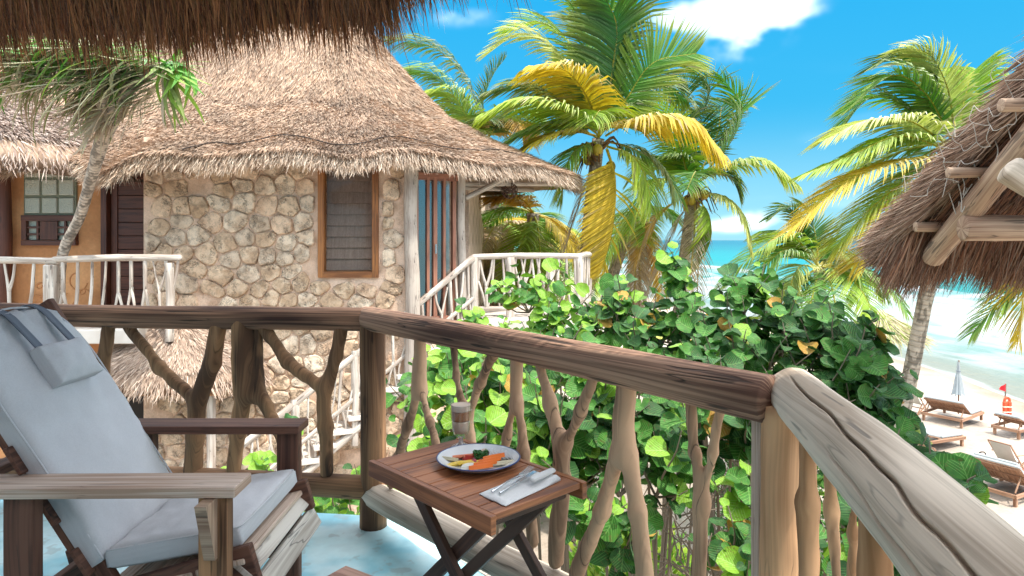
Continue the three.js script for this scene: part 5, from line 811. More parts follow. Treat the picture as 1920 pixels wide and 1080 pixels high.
// a frond from a crown by compass angle, lift and length
function arc(c, az, lift, L, sag = 0.55) { const d = V(Math.cos(az), 0, Math.sin(az)), P = []; for (let k = 0; k <= 4; k++) { const t = k / 4; P.push(c.clone().addScaledVector(d, L * t * Math.cos(lift) * (1 - 0.1 * t)).add(V(0, L * (t * Math.sin(lift) - sag * t * t), 0)).addScaledVector(WIND, 0.22 * L * t * t)); } return P; }
function palm(name, label, o) {
  const rnd = rngOf(o.seed), base = o.trunk[0], t = thing(name, label, 'palm tree', base.clone(), { group: o.group }), crown = o.trunk[o.trunk.length - 1].clone();
  partW('trunk', tube(o.trunk, o.r, { seg: 12, steps: 40, amp: 0.045, freq: 3, seed: o.seed }), M.palmTrunk, t);
  const dF = (pts, q) => partW('frond', frondGeo(pts, { ...q }, rnd), M.frond, t);
  for (const f of o.fronds ?? []) { const P = f[0].map(([x, y, z]) => W(x, y, o.d + (z ?? 0))); dF(P, { col: G[f[1]], ...(f[2] ?? {}) }); }
  for (let k = 0; k < (o.fill ?? 0); k++) { const a = (k * 2.399 + o.seed), lift = lerp(o.lift?.[0] ?? -0.5, o.lift?.[1] ?? 1.2, ((k * 0.618) % 1)), cs = o.colors ?? ['green', 'deep', 'lime', 'green', 'gold']; dF(arc(crown, a, lift, (o.len ?? 2.6) * (0.8 + 0.35 * rnd()), lerp(0.35, 0.7, rnd())), { col: G[cs[k % cs.length]], len: o.leaf ?? 0.6, droop: 0.6 + 0.5 * rnd(), n: o.n ?? 46, w: o.w ?? 0.036, brown: 0.12 }); }
  for (let k = 0; k < (o.dead ?? 0); k++) dF(arc(crown.clone().add(V(0, -0.25, 0)), k * 1.9 + o.seed, -0.7 - 0.6 * rnd(), 1.5 + 0.6 * rnd(), 0.75), { col: G.dry, tip: [0.42, 0.33, 0.24], len: 0.55, droop: 2.2, n: 34, brown: 0.3, w: 0.03 });
  for (let k = 0; k < (o.nuts ?? 0); k++) { const a = k * 1.7 + o.seed, p = crown.clone().add(V(Math.cos(a) * 0.24, -0.28 - 0.16 * (k % 3), Math.sin(a) * 0.24 + 0.1)); partW('coconut', new THREE.SphereGeometry(0.11, 14, 10).scale(0.95, 1.15, 0.95).translate(p.x, p.y, p.z), M.coconut, t); }
  if (o.skirt) { const g = []; for (let k = 0; k < o.skirt; k++) { const a = rnd() * 6.3, y = -0.1 - rnd() * 0.5, p = crown.clone().add(V(Math.cos(a) * 0.12, y, Math.sin(a) * 0.12)); g.push(tube([p, p.clone().add(V(Math.cos(a) * 0.22, 0.14, Math.sin(a) * 0.22)), p.clone().add(V(Math.cos(a) * 0.45, -0.1 - 0.3 * rnd(), Math.sin(a) * 0.45))], [0.03, 0.02, 0.008], { seg: 5, steps: 6, amp: 0.05 })); } partW('leaf_base', merge(g), M.branch, t); }
  return t;
}
palm('coconut_palm', 'tallest coconut palm just right of the house roof, a golden frond hanging down its trunk', { seed: 3, d: 14, nuts: 5, skirt: 16, dead: 2, fill: 5, len: 2.3, lift: [0.6, 1.3], colors: ['green', 'deep', 'lime', 'green'], leaf: 0.7,
  trunk: [W(1088, 1010, 14.4), W(1092, 620, 14.2), W(1104, 430, 14.1), W(1122, 260, 14)], r: [0.21, 0.16, 0.145, 0.13],
  fronds: [
    [[[1122, 250, 0], [1060, 120, 0.3], [985, 62, 0.3], [912, 98, 0.2]], 'pale', { len: 0.75, wind: 0.9 }],
    [[[1124, 240, 0], [1075, 90, 0.8], [1010, 40, 1], [935, 60, 1.1]], 'lime', { len: 0.75 }],
    [[[1120, 235, -0.2], [1100, 180, -0.6], [1060, 132, -0.9], [1000, 125, -1.1]], 'gold', { len: 0.85, droop: 1.3, n: 60 }],
    [[[1126, 240, 0], [1105, 90, 0.2], [1075, 10, 0.3], [1030, -35, 0.2]], 'green', { len: 0.8 }],
    [[[1130, 240, -0.1], [1150, 120, -0.3], [1155, 40, -0.5], [1120, -25, -0.8]], 'deep', { len: 0.95, n: 64, w: 0.045 }],
    [[[1130, 240, 0.2], [1165, 110, 0.4], [1185, 40, 0.4], [1178, -10, 0.2]], 'green', { len: 0.7 }],
    [[[1136, 240, -0.1], [1175, 185, -0.3], [1225, 118, -0.5], [1306, 100, -0.6]], 'green', { len: 0.85, n: 66, w: 0.04, up: V(-0.3, 0.6, 1), droop: 0.12, wind: 0.25, tip: [0.46, 0.46, 0.05] }],
    [[[1118, 245, 0], [1050, 190, 0.2], [985, 160, 0.2], [918, 172, 0.1]], 'deep', { len: 0.72, droop: 1 }],
    [[[1118, 250, -0.3], [1055, 208, -0.8], [985, 188, -1.1], [912, 212, -1.2]], 'lime', { len: 0.8, droop: 1.2, n: 60 }],
    [[[1116, 255, 0], [1070, 245, -0.3], [1020, 258, -0.6], [972, 292, -0.7]], 'gold', { len: 0.6, droop: 1 }],
    [[[1136, 255, -0.2], [1190, 226, -0.8], [1280, 222, -1.1], [1352, 286, -1.2]], 'gold', { len: 0.8, droop: 1.5, n: 64, w: 0.04 }],
    [[[1136, 265, 0.2], [1190, 280, 0.3], [1240, 312, 0.2], [1275, 372, 0]], 'deep', { len: 0.7, droop: 1.2 }],
    [[[1138, 275, -0.3], [1185, 292, -0.5], [1210, 330, -0.7], [1222, 392, -0.8]], 'lime', { len: 0.7, droop: 1.3, brown: 0.25 }],
    [[[1116, 268, -0.1], [1085, 276, -0.4], [1062, 310, -0.6], [1052, 372, -0.6]], 'lime', { len: 0.6, droop: 1.4, brown: 0.2 }],
    [[[1138, 280, -0.4], [1152, 330, -0.7], [1148, 430, -0.8], [1126, 512, -0.7]], 'gold', { len: 0.62, droop: 0.3, wind: 0.8, one: 1, n: 110, w: 0.055, gap: 0, up: V(0.2, 0.2, 1) }],
    [[[1126, 240, 0.5], [1190, 180, 0.9], [1240, 160, 1.2], [1290, 190, 1.3]], 'deep', { len: 0.7, droop: 1 }],
    [[[1120, 245, 0.5], [1075, 170, 1.2], [1020, 150, 1.6], [960, 190, 1.8]], 'deep', { len: 0.7, droop: 0.9 }],
    [[[1130, 238, 0.3], [1130, 130, 1], [1100, 60, 1.5], [1060, 30, 2]], 'deep', { len: 0.8 }],
  ] });
palm('coconut_palm', 'second coconut palm in the middle with orange nuts and one long frond arching right', { seed: 8, d: 17, nuts: 7, skirt: 16, dead: 3, fill: 4, len: 2.2, lift: [0.5, 1.2], colors: ['green', 'lime', 'deep'], leaf: 0.7,
  trunk: [W(1262, 830, 17.5), W(1275, 560, 17.2), W(1290, 430, 17.1), W(1302, 345, 17)], r: [0.19, 0.15, 0.14, 0.14],
  fronds: [
    [[[1298, 335, 0], [1275, 230, 0], [1290, 160, -0.2], [1262, 140, -0.3]], 'deep', { len: 0.85, n: 58 }],
    [[[1302, 335, 0], [1310, 240, 0.3], [1330, 165, 0.3], [1300, 125, 0.2]], 'deep', { len: 0.85 }],
    [[[1308, 335, 0], [1362, 280, -0.2], [1392, 205, -0.3], [1352, 142, -0.4]], 'green', { len: 0.8, droop: 0.4, n: 60 }],
    [[[1310, 342, -0.2], [1360, 312, -0.6], [1425, 300, -1], [1492, 345, -1.2]], 'lime', { len: 0.75, droop: 1.1, tip: [0.45, 0.42, 0.1], n: 60 }],
    [[[1294, 340, 0], [1245, 250, 0.2], [1200, 200, 0.2], [1150, 215, 0.1]], 'green', { len: 0.8, droop: 0.9 }],
    [[[1292, 338, -0.3], [1262, 240, -0.6], [1222, 190, -0.8], [1190, 210, -0.8]], 'lime', { len: 0.8, droop: 1 }],
    [[[1292, 350, -0.2], [1245, 335, -0.6], [1205, 360, -0.9], [1180, 430, -1]], 'lime', { len: 0.8, droop: 1.2, n: 56 }],
    [[[1310, 365, -0.2], [1350, 366, -0.5], [1385, 395, -0.7], [1408, 462, -0.8]], 'pale', { len: 0.65, droop: 1.3, brown: 0.3 }],
    [[[1306, 372, -0.3], [1328, 400, -0.6], [1332, 450, -0.7], [1306, 505, -0.7]], 'lime', { len: 0.6, droop: 0.6, one: 1, wind: 0.8, n: 80, brown: 0.25 }],
    [[[1292, 365, 0.3], [1250, 390, 0.4], [1215, 430, 0.3], [1190, 490, 0.2]], 'rust', { len: 0.7, droop: 1.2, brown: 0.3 }],
    [[[1298, 345, 0.5], [1255, 300, 1], [1215, 300, 1.3], [1180, 340, 1.4]], 'deep', { len: 0.7, droop: 1 }],
    [[[1306, 340, 0.5], [1345, 250, 1], [1360, 190, 1.4], [1400, 200, 1.5]], 'deep', { len: 0.7, droop: 0.6 }],
  ] });
palm('coconut_palm', 'green coconut palm rising behind the right slope of the big thatched roof', { seed: 12, d: 21, nuts: 0, dead: 2, n: 60, leaf: 0.85, trunk: [W(905, 840, 21.4), W(915, 500, 21.2), W(905, 265, 21)], r: [0.22, 0.17, 0.16], fill: 12, len: 3.2, lift: [-0.5, 0.9], colors: ['green', 'lime', 'deep', 'rust'],
  fronds: [
    [[[905, 255, 0], [878, 160, 0], [820, 92, 0], [735, 72, 0]], 'deep', { len: 1.15, droop: 0.9, n: 60 }],
    [[[905, 260, -0.3], [860, 190, -0.6], [815, 140, -0.8], [760, 130, -1]], 'green', { len: 1.1, droop: 1, n: 60 }],
    [[[908, 255, 0], [905, 200, 0], [925, 140, 0], [948, 108, 0]], 'deep', { len: 0.6, droop: 0.2 }],
    [[[900, 265, -0.4], [872, 215, -0.8], [850, 180, -1], [815, 170, -1.2]], 'lime', { len: 1.1, droop: 1.2, n: 60 }],
    [[[912, 265, -0.4], [948, 215, -0.7], [990, 205, -0.8], [1030, 240, -0.8]], 'green', { len: 1.0, droop: 1.1 }],
    [[[902, 275, -0.2], [868, 250, -0.4], [845, 250, -0.5], [815, 280, -0.5]], 'rust', { len: 0.9, droop: 1.1 }],
  ] });
palm('coconut_palm', 'wind-swept coconut palm behind the right thatch, its slim trunk leaning over the surf', { seed: 17, d: 12.4, nuts: 3, skirt: 14, trunk: [W(1612, 1050, 13.3), W(1690, 780, 12.9), W(1735, 560, 12.6), W(1768, 400, 12.45), W(1790, 268, 12.4)], r: [0.165, 0.14, 0.13, 0.12, 0.12], fill: 7, len: 2.2, lift: [0.0, 1.1], colors: ['green', 'lime'],
  fronds: [
    [[[1785, 265, 0], [1735, 175, 0], [1680, 140, 0], [1590, 205, 0]], 'green', { len: 0.75, droop: 0.6, wind: 1, n: 60 }],
    [[[1785, 262, 0.3], [1750, 140, 0.5], [1700, 100, 0.5], [1640, 125, 0.5]], 'deep', { len: 0.75, wind: 1 }],
    [[[1790, 258, 0], [1775, 160, 0], [1740, 100, 0], [1700, 90, 0]], 'pale', { len: 0.7, wind: 0.7 }],
    [[[1795, 258, 0.2], [1810, 180, 0.4], [1830, 130, 0.5], [1860, 138, 0.5]], 'lime', { len: 0.7, wind: 0.8 }],
    [[[1782, 275, -0.2], [1700, 225, -0.5], [1620, 228, -0.7], [1548, 262, -0.8]], 'pale', { len: 0.75, droop: 1, n: 60 }],
    [[[1782, 285, -0.3], [1690, 255, -0.7], [1600, 290, -0.9], [1502, 330, -1]], 'lime', { len: 0.6, droop: 1, n: 56 }],
    [[[1780, 295, -0.3], [1700, 300, -0.7], [1590, 340, -1], [1480, 432, -1.1]], 'gold', { len: 0.7, droop: 0.9, n: 66 }],
    [[[1780, 300, -0.2], [1715, 330, -0.5], [1640, 385, -0.6], [1560, 470, -0.6]], 'lime', { len: 0.85, droop: 1, n: 60, tip: G.gold }],
    [[[1780, 305, -0.1], [1735, 350, -0.3], [1670, 420, -0.4], [1600, 500, -0.4]], 'gold', { len: 0.9, droop: 0.9, n: 60 }],
    [[[1780, 280, 0.4], [1700, 200, 0.9], [1640, 180, 1.1], [1575, 240, 1.2]], 'green', { len: 0.75, droop: 0.9 }],
    [[[1788, 285, 0.4], [1720, 260, 0.9], [1660, 280, 1.1], [1590, 350, 1.2]], 'lime', { len: 0.8, droop: 0.9 }],
    [[[1800, 268, 0], [1850, 220, 0], [1900, 215, 0], [1950, 260, 0]], 'green', { len: 0.7 }],
  ] });
palm('coconut_palm', 'low green palm crown above the sea grape in front of the sea', { seed: 22, d: 18, trunk: [W(1545, 800, 18.3), W(1545, 640, 18.1), W(1535, 500, 18)], r: [0.18, 0.15, 0.14], fill: 13, len: 2.7, leaf: 0.68, colors: ['green', 'deep', 'green', 'lime'], dead: 3,
  fronds: [
    [[[1530, 495, -0.2], [1480, 440, -0.6], [1420, 470, -0.9], [1340, 552, -1]], 'lime', { len: 0.7, droop: 0.9 }],
    [[[1532, 490, 0], [1500, 420, 0], [1480, 390, 0], [1440, 410, 0]], 'deep', { len: 0.6 }],
    [[[1535, 488, 0], [1525, 420, 0.2], [1515, 390, 0.2], [1490, 388, 0.2]], 'deep', { len: 0.6, droop: 0.2 }],
    [[[1530, 500, -0.4], [1470, 470, -0.8], [1420, 520, -1], [1385, 575, -1]], 'green', { len: 0.75, droop: 1 }],
    [[[1535, 505, -0.4], [1500, 500, -0.8], [1480, 550, -1], [1490, 600, -1]], 'pale', { len: 0.6, droop: 0.9 }],
    [[[1540, 500, -0.3], [1570, 470, -0.6], [1600, 500, -0.8], [1610, 560, -0.8]], 'green', { len: 0.65, droop: 0.9 }],
  ] });
palm('coconut_palm', 'yellowing low palm between the house deck and the tallest palm', { seed: 27, d: 17, trunk: [W(985, 780, 17.3), W(995, 560, 17.1), W(1000, 400, 17)], r: [0.2, 0.17, 0.16], fill: 9, len: 2.1, lift: [-0.6, 0.9], colors: ['lime', 'green', 'gold', 'rust', 'green'], dead: 18, leaf: 0.6 });
palm('coconut_palm', 'bushy palm with rust and yellow fronds between the two tall palms', { seed: 31, d: 19, trunk: [W(1122, 640, 19.4), W(1148, 520, 19.2), W(1190, 395, 19)], r: [0.2, 0.17, 0.16], fill: 7, len: 2.0, lift: [-0.7, 0.5], colors: ['rust', 'lime', 'gold', 'green', 'deep'], dead: 5, nuts: 3 });
palm('coconut_palm', 'dark palm with dry hanging fronds behind the house deck', { seed: 36, d: 19.5, trunk: [W(905, 800, 20), W(925, 560, 19.7), W(930, 420, 19.5)], r: [0.22, 0.18, 0.17], fill: 7, len: 2.2, lift: [-0.6, 0.6], colors: ['dry', 'lime', 'dry', 'gold'], dead: 34 });
palm('coconut_palm', 'palm at the far right edge with a golden frond hanging over the surf', { seed: 41, d: 11, trunk: [W(2120, 1200, 11.4), W(2090, 700, 11.2), W(2030, 440, 11)], r: [0.2, 0.16, 0.15], fill: 5, len: 2, colors: ['green', 'lime'], fronds: [[[[2020, 445, 0], [1960, 430, -0.2], [1925, 500, -0.3], [1912, 640, -0.3]], 'gold', { len: 0.65, droop: 1.2, n: 60 }]] });
palm('coconut_palm', 'small far palm low over the beach left of the surf', { seed: 46, d: 34, trunk: [W(1075, 680, 34.5), W(1060, 480, 34)], r: [0.2, 0.16], fill: 15, len: 2.8, colors: ['green', 'deep', 'lime'], n: 34, w: 0.05, leaf: 0.7 });
palm('coconut_palm', 'far palm half hidden behind the golden hanging frond', { seed: 47, d: 28, trunk: [W(1030, 740, 28.5), W(1035, 440, 28)], r: [0.2, 0.16], fill: 15, len: 2.9, colors: ['green', 'lime', 'deep', 'gold'], n: 36, w: 0.05, leaf: 0.7 });
palm('coconut_palm', 'young low palm at the foot of the second tall palm', { seed: 51, d: 13, trunk: [W(1350, 820, 13.2), W(1345, 640, 13)], r: [0.14, 0.12], fill: 11, len: 1.9, lift: [-0.2, 1.1], colors: ['lime', 'green', 'pale', 'gold'], n: 40, leaf: 0.5 });

// ------------------------------------------------------------------ sea grape shrubs: upright shoots with round leathery leaves
const discs = [0, 1, 2, 3].map((s) => { const r = rngOf(90 + s), m = new MB(), K = 11, pt = (a, q) => { const wob = 1 + 0.05 * Math.sin(a * 3 + s) + 0.035 * Math.sin(a * 5 + s * 2), notch = 1 - 0.22 * Math.exp(-(((Math.abs(a - Math.PI)) / 0.28) ** 2)); const x = Math.sin(a) * q * wob * notch, y = 0.5 - (-Math.cos(a)) * -1 * 0 + Math.cos(a) * q * 0.48 * wob * notch; return m.v(V(x * 0.5, y, [0.30, 0.10, 0.22, 0.02][s] * x * x + 0.08 * Math.abs(x) - [0.14, -0.10, 0.05, 0.20][s] * q * q * (0.6 + 0.4 * Math.cos(a)) + 0.035 * Math.sin(a * 4 + s * 1.7) * q * q), x * 0.48 + 0.5, y); };
  const c = pt(0, 0.0001), a1 = Array.from({ length: K }, (_, k) => pt(k / K * 2 * Math.PI + 0.2857, 0.55)), a2 = Array.from({ length: K }, (_, k) => pt(k / K * 2 * Math.PI + 0.2857, 1)); for (let k = 0; k < K; k++) { const n = (k + 1) % K; m.f(c, a1[k], a1[n]); m.q(a1[k], a2[k], a2[n], a1[n]); } return m.geo(); });
const LIGHTWARD = SUN.clone().add(V(0, 0.2, 0.5)).normalize();
function seaGrape(label, o) {
  const rnd = rngOf(o.seed), base = o.base, t = thing('sea_grape_shrub', label, 'shrub', base.clone()), wood_ = [], leaves = [], b0 = base;
  for (const [x, y, d, r, shoots, tone] of o.clumps) {
    const c = W(x, y + 26, d), stem = [b0.clone().add(V(rnd() - 0.5, 0, rnd() - 0.5).multiplyScalar(0.3)), b0.clone().lerp(c, 0.45).add(rv(rnd).multiplyScalar(0.22)), c.clone().add(V(0, -r * 0.7, 0))];
    wood_.push(tube(stem, [0.022, 0.015, 0.009], { seg: 6, steps: 10, amp: 0.08 }));
    for (let k = 0; k < shoots; k++) {
      const d0 = rv(rnd).normalize(); const foot = c.clone().addScaledVector(d0, r * 0.55 * Math.cbrt(rnd())).add(V(0, -r * 0.25, 0)), dir = d0.clone().multiplyScalar(0.75).add(V(0, 0.75, 0)).addScaledVector(LIGHTWARD, 0.35).normalize(), len = r * (0.5 + 0.45 * rnd()) + 0.08, n = (o.few ?? 6) + Math.floor(rnd() * (o.few ? 2 : 4)), side = dir.clone().cross(rv(rnd)).normalize();
      const pts = [c.clone().add(V(0, -r * 0.6, 0)), foot, foot.clone().addScaledVector(dir, len * 0.5).add(rv(rnd).multiplyScalar(0.03)), foot.clone().addScaledVector(dir, len)]; wood_.push(tube(pts, [0.009, 0.007, 0.005, 0.003], { seg: 5, steps: 7, amp: 0 }));
      for (let i = 0; i < n; i++) {
        const q = (i + 0.4) / n, p = foot.clone().addScaledVector(dir, len * q), out = side.clone().applyAxisAngle(dir, i * 2.6 + rnd() * 0.7), nrm = LIGHTWARD.clone().multiplyScalar(0.55).addScaledVector(dir, 0.5).add(rv(rnd).multiplyScalar(0.55)).normalize();
        const y = out.addScaledVector(nrm, -out.dot(nrm)).normalize(), xx = y.clone().cross(nrm), size = (o.size ?? 0.155) * (0.6 + 0.65 * rnd()) * (i === n - 1 ? 0.65 : 1) * (1 - 0.15 * q);
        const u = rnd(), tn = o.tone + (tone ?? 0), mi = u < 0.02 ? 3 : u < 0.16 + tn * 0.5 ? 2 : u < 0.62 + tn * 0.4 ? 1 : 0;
        leaves.push([new THREE.Matrix4().makeBasis(xx.multiplyScalar(size), y.clone().multiplyScalar(size), nrm.multiplyScalar(size)).setPosition(p.clone().addScaledVector(y, 0.018).sub(b0)), mi, p.z]);
      }
    }
  }
  partW('branch', merge(wood_), M.twig, t);
  leaves.sort((a, b) => b[2] - a[2]);
  leaves.slice(0, 295).forEach(([mx, mi], i) => { const k = part('leaf', discs[i % 4], M.leaf[mi], t); k.applyMatrix4(mx); });
  const rest = leaves.slice(295); if (rest.length) for (const mi of [0, 1, 2, 3]) { const list = rest.filter((l) => l[1] === mi); if (!list.length) continue; const im = new THREE.InstancedMesh(discs[mi], M.leaf[mi], list.length); im.name = numbered('leaf_mass'); im.userData.kind = 'stuff'; im.castShadow = im.receiveShadow = true; list.forEach((l, i) => im.setMatrixAt(i, l[0])); t.add(im); }
  return t;
}
const SG = [
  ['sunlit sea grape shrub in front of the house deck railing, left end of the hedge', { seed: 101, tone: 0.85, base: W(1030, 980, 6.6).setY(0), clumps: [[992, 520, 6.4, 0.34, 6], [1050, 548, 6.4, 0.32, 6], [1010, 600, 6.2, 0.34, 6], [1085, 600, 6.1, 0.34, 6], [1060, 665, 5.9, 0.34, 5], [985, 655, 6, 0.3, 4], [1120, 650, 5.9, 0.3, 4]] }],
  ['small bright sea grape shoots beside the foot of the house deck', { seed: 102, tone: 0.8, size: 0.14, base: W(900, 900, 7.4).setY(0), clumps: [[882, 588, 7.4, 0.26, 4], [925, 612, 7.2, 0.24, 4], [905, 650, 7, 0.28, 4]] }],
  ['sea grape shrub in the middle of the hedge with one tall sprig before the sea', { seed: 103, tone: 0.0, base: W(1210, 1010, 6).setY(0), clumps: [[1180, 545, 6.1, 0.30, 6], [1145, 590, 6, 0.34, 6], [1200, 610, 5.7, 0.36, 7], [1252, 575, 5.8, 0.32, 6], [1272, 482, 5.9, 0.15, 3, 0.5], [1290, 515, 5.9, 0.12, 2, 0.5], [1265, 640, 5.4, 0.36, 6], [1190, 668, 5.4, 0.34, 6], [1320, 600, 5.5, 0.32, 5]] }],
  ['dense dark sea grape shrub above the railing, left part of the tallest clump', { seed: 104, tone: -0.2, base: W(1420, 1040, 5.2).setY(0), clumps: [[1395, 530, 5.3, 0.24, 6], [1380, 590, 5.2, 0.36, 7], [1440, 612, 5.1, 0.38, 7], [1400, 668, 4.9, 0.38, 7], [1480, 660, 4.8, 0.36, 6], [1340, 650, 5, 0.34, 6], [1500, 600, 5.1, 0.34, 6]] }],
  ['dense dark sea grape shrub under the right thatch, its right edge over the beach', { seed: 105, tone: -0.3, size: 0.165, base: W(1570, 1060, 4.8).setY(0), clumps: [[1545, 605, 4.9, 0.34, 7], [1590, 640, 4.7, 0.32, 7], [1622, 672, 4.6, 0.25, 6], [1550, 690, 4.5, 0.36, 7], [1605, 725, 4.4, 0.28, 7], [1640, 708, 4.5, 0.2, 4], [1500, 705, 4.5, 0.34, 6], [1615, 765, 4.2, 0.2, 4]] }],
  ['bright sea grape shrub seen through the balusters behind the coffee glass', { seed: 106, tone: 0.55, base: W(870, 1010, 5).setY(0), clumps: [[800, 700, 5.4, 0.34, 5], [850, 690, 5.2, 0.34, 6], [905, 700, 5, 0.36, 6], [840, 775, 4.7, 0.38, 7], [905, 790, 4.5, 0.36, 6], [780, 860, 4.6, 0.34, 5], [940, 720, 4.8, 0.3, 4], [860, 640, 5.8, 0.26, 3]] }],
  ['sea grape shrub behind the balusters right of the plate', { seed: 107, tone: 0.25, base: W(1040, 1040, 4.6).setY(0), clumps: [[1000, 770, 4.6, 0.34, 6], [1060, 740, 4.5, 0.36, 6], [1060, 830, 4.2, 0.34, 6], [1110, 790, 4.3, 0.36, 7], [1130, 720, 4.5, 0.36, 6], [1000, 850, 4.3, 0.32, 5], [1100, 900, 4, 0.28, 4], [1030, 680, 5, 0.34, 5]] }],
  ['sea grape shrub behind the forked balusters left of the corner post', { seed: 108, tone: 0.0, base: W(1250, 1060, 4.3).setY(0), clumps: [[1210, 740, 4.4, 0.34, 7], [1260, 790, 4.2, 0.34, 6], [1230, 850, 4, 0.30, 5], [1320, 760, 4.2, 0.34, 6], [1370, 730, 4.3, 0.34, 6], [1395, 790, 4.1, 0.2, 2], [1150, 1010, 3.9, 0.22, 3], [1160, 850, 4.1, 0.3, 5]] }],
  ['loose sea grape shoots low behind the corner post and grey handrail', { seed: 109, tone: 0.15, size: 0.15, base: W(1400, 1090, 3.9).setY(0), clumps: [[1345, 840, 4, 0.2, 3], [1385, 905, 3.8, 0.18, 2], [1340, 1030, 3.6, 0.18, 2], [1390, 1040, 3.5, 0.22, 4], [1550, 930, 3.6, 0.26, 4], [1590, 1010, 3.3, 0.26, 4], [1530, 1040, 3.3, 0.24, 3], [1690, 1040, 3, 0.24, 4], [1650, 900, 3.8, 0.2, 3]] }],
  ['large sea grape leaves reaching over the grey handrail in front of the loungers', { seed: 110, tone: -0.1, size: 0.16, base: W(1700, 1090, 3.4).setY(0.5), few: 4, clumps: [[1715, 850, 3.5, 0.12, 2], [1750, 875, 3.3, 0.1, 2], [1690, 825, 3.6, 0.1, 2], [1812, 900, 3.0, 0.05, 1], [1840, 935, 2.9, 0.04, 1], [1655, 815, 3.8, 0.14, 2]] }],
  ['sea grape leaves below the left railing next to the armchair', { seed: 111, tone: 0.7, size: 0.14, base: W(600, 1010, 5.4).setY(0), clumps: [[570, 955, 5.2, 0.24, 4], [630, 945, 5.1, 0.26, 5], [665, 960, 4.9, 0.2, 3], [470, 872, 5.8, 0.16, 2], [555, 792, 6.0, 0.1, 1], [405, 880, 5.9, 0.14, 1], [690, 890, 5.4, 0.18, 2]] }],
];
for (const [l, o] of SG) seaGrape(l, o);
// ground shrubs of small lime leaves
function limeShrub(label, c, r, n, seed, col) {
  const t = thing('lime_shrub', label, 'shrub', V(c.x, 0, c.z)), rnd = rngOf(seed);
  blades('foliage', t, n, (q) => { const d = rv(q).normalize(), k = Math.cbrt(0.25 + 0.75 * q()), bump = 1 + 0.3 * n3(d.x * 3, d.y * 3 + seed, d.z * 3); return { p: V(c.x + d.x * r[0] * k * bump, Math.max(0.02, c.y + d.y * r[1] * k * bump), c.z + d.z * r[2] * k * bump), d: d.clone().add(V(0, 0.4, 0)).add(rv(q).multiplyScalar(0.7)), n: rv(q).normalize(), l: 0.06 + 0.05 * q(), w: 0.045 }; }, M.foliage, col, rnd);
  const g = []; for (let k = 0; k < 12; k++) { const d = rv(rnd).normalize(); d.y = Math.abs(d.y); g.push(tube([V(c.x, 0, c.z), V(c.x + d.x * r[0] * 0.8, c.y + d.y * r[1] * 0.8, c.z + d.z * r[2] * 0.8)], [0.02, 0.006], { seg: 5, steps: 4, amp: 0 })); } partW('branch', merge(g), M.twig, t);
}
const limeCol = [[0.22, 0.42, 0.02], [0.32, 0.50, 0.03], [0.12, 0.30, 0.02], [0.42, 0.50, 0.05]];
limeShrub('bright lime green shrub on the sand seen under the handrail between forked balusters', W(1190, 930, 6.6).setY(2.9), [0.75, 0.7, 0.7], 5200, 121, limeCol);
limeShrub('small pale green bush on the sand beside the second lounger', onGround(1702, 842).setY(0.35), [0.55, 0.45, 0.5], 2600, 122, [[0.30, 0.42, 0.10], [0.20, 0.34, 0.07], [0.42, 0.50, 0.16]]);
limeShrub('low green thicket behind the foot of the house deck', V(0.5, 1.8, -16), [2.4, 2.2, 1.4], 9000, 123, [[0.05, 0.17, 0.02], [0.10, 0.26, 0.03], [0.03, 0.11, 0.015]]);
limeShrub('low green thicket below the low palm crown', W(1500, 700, 13).setY(1.6), [1.8, 1.7, 1.3], 9000, 124, [[0.05, 0.17, 0.02], [0.10, 0.26, 0.03], [0.03, 0.11, 0.015]]);
{ // bare tangled twigs under the sea grape, right of centre
  const t = thing('bare_bush', 'tangle of bare grey twigs below the sea grape leaves', 'bush', W(1320, 1080, 4.8).setY(0)), rnd = rngOf(131), g = [];
  for (let k = 0; k < 130; k++) { const p = W(1250 + 150 * rnd(), 760 + 330 * rnd(), 4.6 + 0.6 * rnd()), d = rv(rnd).normalize().multiplyScalar(0.35 + 0.3 * rnd()); g.push(tube([p, p.clone().addScaledVector(d, 0.5).add(rv(rnd).multiplyScalar(0.07)), p.clone().add(d)], [0.007, 0.005, 0.002], { seg: 5, steps: 5, amp: 0 })); }
  const tk = W(1320, 800, 4.9); g.push(tube([V(tk.x, 0, tk.z), V(tk.x + 0.15, 2.5, tk.z + 0.1), tk], [0.06, 0.04, 0.02], { seg: 6, steps: 8, amp: 0.1 })); partW('twig', merge(g), M.twig, t);
}
